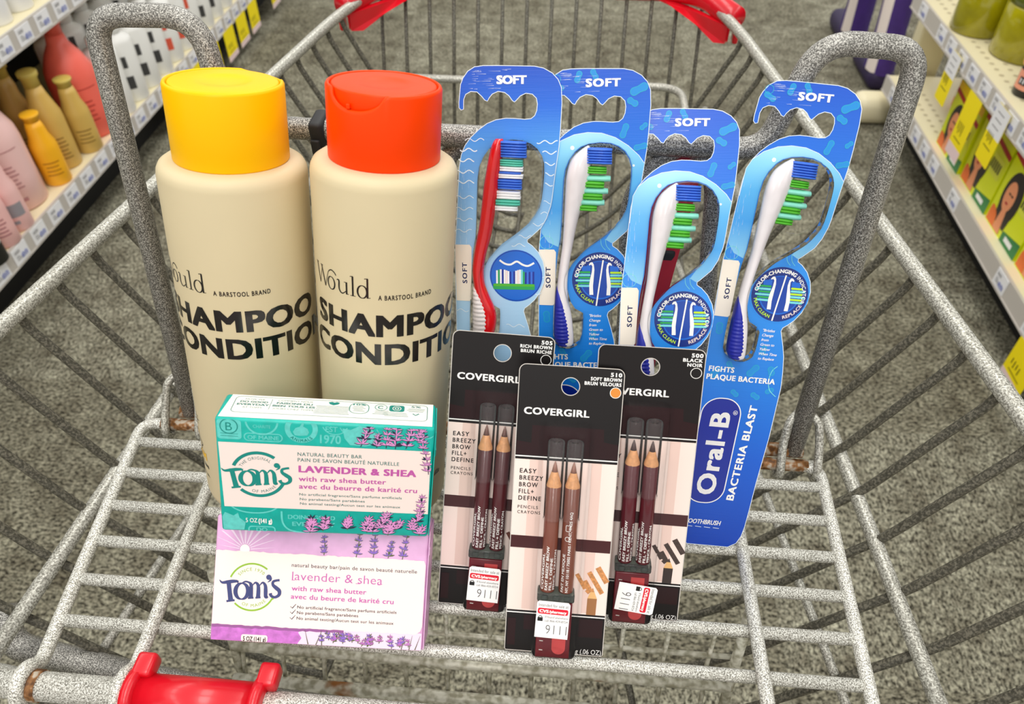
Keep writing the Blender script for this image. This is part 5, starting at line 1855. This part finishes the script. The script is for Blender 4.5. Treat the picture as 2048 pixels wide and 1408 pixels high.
q = Print(P, .0004, lambda a, b, c: ((.031 + c) * math.cos(a / .031 + math.radians(222)), (.031 + c) * math.sin(a / .031 + math.radians(222)), b), .0003, .004)
q.poly([(-.03, .016), (.03, .016), (.03, .054), (-.03, .054)], mat('jar_label', (240, 160, 130), .45), lift=1)
q.poly([(-.018, .026), (.018, .026), (.018, .042), (-.018, .042)], BLACK, lift=2)
for k in range(5):
    q.add(stroke([(-.014 + .007 * k, .029), (-.014 + .007 * k, .039)], .0028), TICKET, 3)
P.build('jar_body', t)
P = Part()
P.add(lathe([(.033, .062), (.034, .066), (.034, .104), (.032, .110), (.01, .111)], 32), mat('orange_lid', (252, 170, 20), .3), True)
P.build('jar_lid', t)
shelf_bottle('hair_gel_jar', 'green jar beside the orange-lidded jar at the picture edge', 0.968, 1.535, .398, [(.03, 0), (.033, .004), (.033, .03), (.033, .06), (.03, .066)], (104, 176, 120), None, None)
shelf_bottle('hair_gel_jar', 'white and orange jar standing back near the end post', 1.06, 2.05, .165, [(.035, 0), (.038, .004), (.038, .028), (.038, .03)], (214, 120, 76), [(.039, .03), (.039, .09), (.036, .095)], (236, 228, 218))

LIMEBX = mat('lime_box', (222, 232, 12), .32, coat=.2)
YELBX = mat('yellow_box_top', (248, 204, 0), .35)
SKIN = mat('printed_skin', (232, 150, 106), .4)
HAIRP = mat('printed_hair', (34, 26, 28), .35)
GRNBX = mat('printed_green', (18, 122, 60), .35)
CRIM = mat('printed_crimson', (176, 24, 40), .35)
ORGP = mat('printed_orange', (232, 110, 40), .4)


def hair_box(label, y0, y1, h, x, seed):
    t = thing('hair_care_box', label, 'box', Matrix.Translation((x, (y0 + y1) / 2, .165)), 'lime green hair care boxes on the bottom right shelf')
    w = y1 - y0 - .004
    P = Part()
    P.add(box(0, .085, -w / 2, w / 2, 0, h), LIMEBX)
    # printed front faces the aisle: print x runs towards the camera end
    q = Print(P, .0003, lambda a, b, c: (-c, -a, b), .0002)
    X = w / 2
    q.poly([(-X, h * .88), (X, h * .88), (X, h), (-X, h)], YELBX, lift=1)
    q.add(stroke([(-X, h * .86), (X, h * .74)], .012), CRIM, 2)
    q.poly(circ(-X * .30, h * .44, w * .24, 24, h * .31), HAIRP, lift=2)
    q.poly(smooth_line([(-X * .62, h * .10), (-X * .7, h * .34), (-X * .45, h * .66), (-X * .05, h * .66), (X * .10, h * .40), (X * .02, h * .10)], 4), HAIRP, lift=2)
    q.poly(circ(-X * .38, h * .44, w * .135, 24, h * .18), SKIN, lift=3)
    q.poly([(-X * .5, h * .02), (-X * .1, h * .02), (-X * .24, h * .34), (-X * .42, h * .34)], SKIN, lift=3)
    q.poly(circ(-X * .39, h * .36, .006, 12, .003), CRIM, lift=4)
    for dx in (-.42, -.28):
        q.poly(circ(X * dx, h * .47, .005, 10, .0025), HAIRP, lift=4)
    q.poly(smooth_line([(-X * .95, h * .02), (-X * .9, h * .22), (-X * .55, h * .16), (-X * .5, h * .02)], 4), ORGP, lift=3)
    q.poly([(X * .2, h * .42), (X * .86, h * .42), (X * .86, h * .66), (X * .2, h * .66)], mat('printed_lime_pale', (222, 226, 70), .35), lift=2)
    for k in range(5):
        q.add(stroke([(X * (.26 + .12 * k), h * .48), (X * (.26 + .12 * k), h * .60)], .006), HAIRP, 3)
    q.poly([(X * .05, 0), (X, 0), (X, h * .20), (X * .05, h * .12)], GRNBX, lift=2)
    q.poly([(X * .25, h * .05), (X * .7, h * .05), (X * .7, h * .11), (X * .25, h * .11)], TICKET, lift=3)
    P.build('carton', t)
    return t


hair_box('lime hair care box nearest the end post, its picture half behind the long yellow tag', 1.70, 1.86, .165, .925, 1)
hair_box('lime hair care box with a dark-haired picture, between the two yellow tags', 1.53, 1.695, .185, .93, 2)
hair_box('lime hair care box with a clear face picture at the right picture edge', 1.36, 1.525, .19, .93, 3)
hair_box('lime hair care box cut off by the right picture edge', 1.20, 1.355, .19, .93, 4)
P = Part()
P.add(rbox(.93, 1.0, 1.07, 1.19, .165, .33, .004), mat('lilac_box', (204, 178, 216), .4), True)
tag(P.build('hair_care_box'), 'pale lilac box on the bottom shelf at the right picture edge', 'box')


# ------------------------------------------------------------------ shopper walking away beyond the right shelf
def skin_mesh(name, joints, edges, m, parent=None, sub=2, flat=None):
    me = bpy.data.meshes.new(name)
    me.from_pydata([j[:3] for j in joints], edges, [])
    o = bpy.data.objects.new(name, me)
    COL.objects.link(o)
    md = o.modifiers.new('skin', 'SKIN')
    md.use_smooth_shade = True
    layer = me.skin_vertices[0].data
    for i, j in enumerate(joints):
        r = j[3]
        layer[i].radius = r if isinstance(r, tuple) else (r, r)
        layer[i].use_root = (i == 0)
    s = o.modifiers.new('subsurf', 'SUBSURF')
    s.levels = s.render_levels = sub
    me.materials.append(m)
    dg = bpy.context.evaluated_depsgraph_get()
    dg.update()
    fin = bpy.data.meshes.new_from_object(o.evaluated_get(dg))
    fin.polygons.foreach_set('use_smooth', [True] * len(fin.polygons))
    bpy.data.objects.remove(o)
    r = bpy.data.objects.new(name, fin)
    COL.objects.link(r)
    if parent:
        r.parent = parent
    return r


PURPLE = mat('purple_cloth', (62, 34, 112), .8, var=(40, .12))
STRIPE = mat('white_stripe_cloth', (226, 214, 206), .8)
SKINM = mat('skin', (190, 132, 104), .55)
SHOE = mat('dark_shoe', (40, 26, 66), .6)
HAIRM = mat('dark_hair', (36, 26, 22), .6)
TOPM = mat('grey_top', (120, 118, 124), .8)
person = thing('person', 'person in dark purple trousers with white side stripes, walking away beyond the right shelf', 'person', Matrix.Translation((.972, 2.70, 0)))
# body: one continuous figure (pelvis root), local y = facing away down the aisle
J = [(0, 0, .92, (.15, .10)), (0, 0, 1.08, (.125, .09)), (0, .0, 1.26, (.15, .10)), (0, 0, 1.40, (.13, .08)), (0, .01, 1.47, (.055, .055)), (0, .02, 1.54, (.06, .065)), (0, .03, 1.63, (.078, .095)), (0, .025, 1.70, (.06, .075)),
     (-.065, .01, .86, .080), (-.02, .14, .50, .050), (.008, .15, .10, .034), (.006, .23, .035, .032), (.004, .30, .025, .024),
     (.075, -.01, .86, .080), (.040, -.03, .50, .050), (.018, -.16, .10, .034), (.020, -.08, .035, .032), (.022, -.01, .025, .024),
     (-.19, 0, 1.38, .052), (-.25, -.02, 1.12, .040), (-.24, .08, .90, .028), (-.235, .11, .84, .026),
     (.19, 0, 1.38, .052), (.25, -.02, 1.12, .040), (.24, .08, .90, .028), (.235, .11, .84, .026)]
E = [(0, 1), (1, 2), (2, 3), (3, 4), (4, 5), (5, 6), (6, 7), (0, 8), (8, 9), (9, 10), (10, 11), (11, 12), (0, 13), (13, 14), (14, 15), (15, 16), (16, 17), (3, 18), (18, 19), (19, 20), (20, 21), (3, 22), (22, 23), (23, 24), (24, 25)]
for sx in (-1, 1):
    b = 21 if sx < 0 else 25
    p = J[b]
    for k, (dx, dz, l) in enumerate(((-.022, -.035, .03), (-.008, -.05, .036), (.006, -.05, .034), (.02, -.042, .028))):
        J.append((p[0] + sx * .004, p[1] + .02 + dx * .9, p[2] + dz * .7, .009))
        J.append((p[0] + sx * .002, p[1] + .026 + dx, p[2] + dz * .7 - l, .008))
        E += [(b, len(J) - 2), (len(J) - 2, len(J) - 1)]
    J.append((p[0] - sx * .022, p[1] + .035, p[2] - .012, .010))
    J.append((p[0] - sx * .03, p[1] + .05, p[2] - .036, .009))
    E += [(b, len(J) - 2), (len(J) - 2, len(J) - 1)]
# nose and ears grow out of the head
J += [(0, .125, 1.61, .014), (-.082, .03, 1.62, .016), (.082, .03, 1.62, .016)]
E += [(6, len(J) - 3), (6, len(J) - 2), (6, len(J) - 1)]
body = skin_mesh('body', J, E, SKINM, person)
for sx, jx in ((-1, (-.065, -.02, .008)), (1, (.075, .040, .018))):
    yy = (.01, .14, .15) if sx < 0 else (-.01, -.03, -.16)
    P = Part()
    rows = []
    for z, r, i0, t in ((.96, .12, 0, 0), (.84, .108, 0, .1), (.66, .082, 0, .5), (.50, .066, 1, 0), (.32, .056, 1, .45), (.16, .054, 1, .85), (.055, .056, 2, 0)):
        i1 = min(i0 + 1, 2)
        x = jx[i0] + (jx[i1] - jx[i0]) * t
        y = yy[i0] + (yy[i1] - yy[i0]) * t
        rows.append((x * (.6 if z > .9 else 1), y, r, z))
    n = 28
    v, f = [], []
    for x, y, r, z in rows:
        for k in range(n):
            a = 2 * math.pi * k / n
            w = 1 + .05 * math.sin(3 * a + z * 9) * (1 if z < .6 else .3)
            v.append((x + r * .82 * w * math.cos(a), y + r * 1.08 * w * math.sin(a), z))
    lo = len(rows) - 1
    faces = [(i * n + k, (i + 1) * n + k, (i + 1) * n + (k + 1) % n, i * n + (k + 1) % n) for i in range(lo) for k in range(n)]
    side = [j for j in range(len(faces)) if (j % n) in (14, 15, 16, 17)]
    P.add((v, [q for j, q in enumerate(faces) if j not in side]), PURPLE, True)
    P.add((v, [faces[j] for j in side]), STRIPE, True)
    P.build('trouser_leg', person)
    P = Part()
    fx, fy = (.006, .19) if sx < 0 else (.020, -.12)
    P.add(rbox(fx - .042, fx + .042, fy - .10, fy + .15, .0, .07, .028, 3), SHOE, True)
    P.build('shoe', person)
P = Part()
v, f = [], []
n = 28
rows = [(.90, .172, .128), (1.06, .15, .112), (1.24, .175, .122), (1.38, .16, .105), (1.44, .08, .07)]
for z, a_, b_ in rows:
    for k in range(n):
        a = 2 * math.pi * k / n
        v.append((a_ * math.cos(a), b_ * math.sin(a), z))
f = [(i * n + k, i * n + (k + 1) % n, (i + 1) * n + (k + 1) % n, (i + 1) * n + k) for i in range(len(rows) - 1) for k in range(n)]
P.add((v, f), TOPM, True)
for sx in (-1, 1):
    P.add(tube([(sx * .13, 0, 1.38), (sx * .20, 0, 1.36), (sx * .255, -.02, 1.14)], .06, 16, False, [.075, .066, .056]), TOPM, True)
P.build('shirt', person)
P = Part()
bm = bmesh.new()
bmesh.ops.create_uvsphere(bm, u_segments=20, v_segments=14, radius=1)
bm.verts.index_update()
vs = [(p.co.x * .092, p.co.y * .105 + .008, 1.655 + p.co.z * .105) for p in bm.verts]
fs = [[q.index for q in f_.verts] for f_ in bm.faces if not (f_.calc_center_median().y > .45 and f_.calc_center_median().z < .35)]
bm.free()
P.add((vs, fs), HAIRM, True)
P.add(tube([(0, -.08, 1.66), (0, -.11, 1.58), (0, -.10, 1.46)], .05, 12, False, [.06, .05, .02]), HAIRM, True)
P.build('hair', person)
for sx in (-1, 1):
    P = Part()
    P.add(lathe([(.001, -.006), (.008, -.004), (.010, 0), (.008, .004), (.001, .006)], 12), BLACK, True, Matrix.Translation((sx * .032, .112, 1.64)))
    P.build('eye', person)
P = Part()
P.add(tube([(-.024, .108, 1.575), (0, .116, 1.572), (.024, .108, 1.575)], .005, 8), mat('lips', (150, 70, 70), .5), True)
P.build('mouth', person)
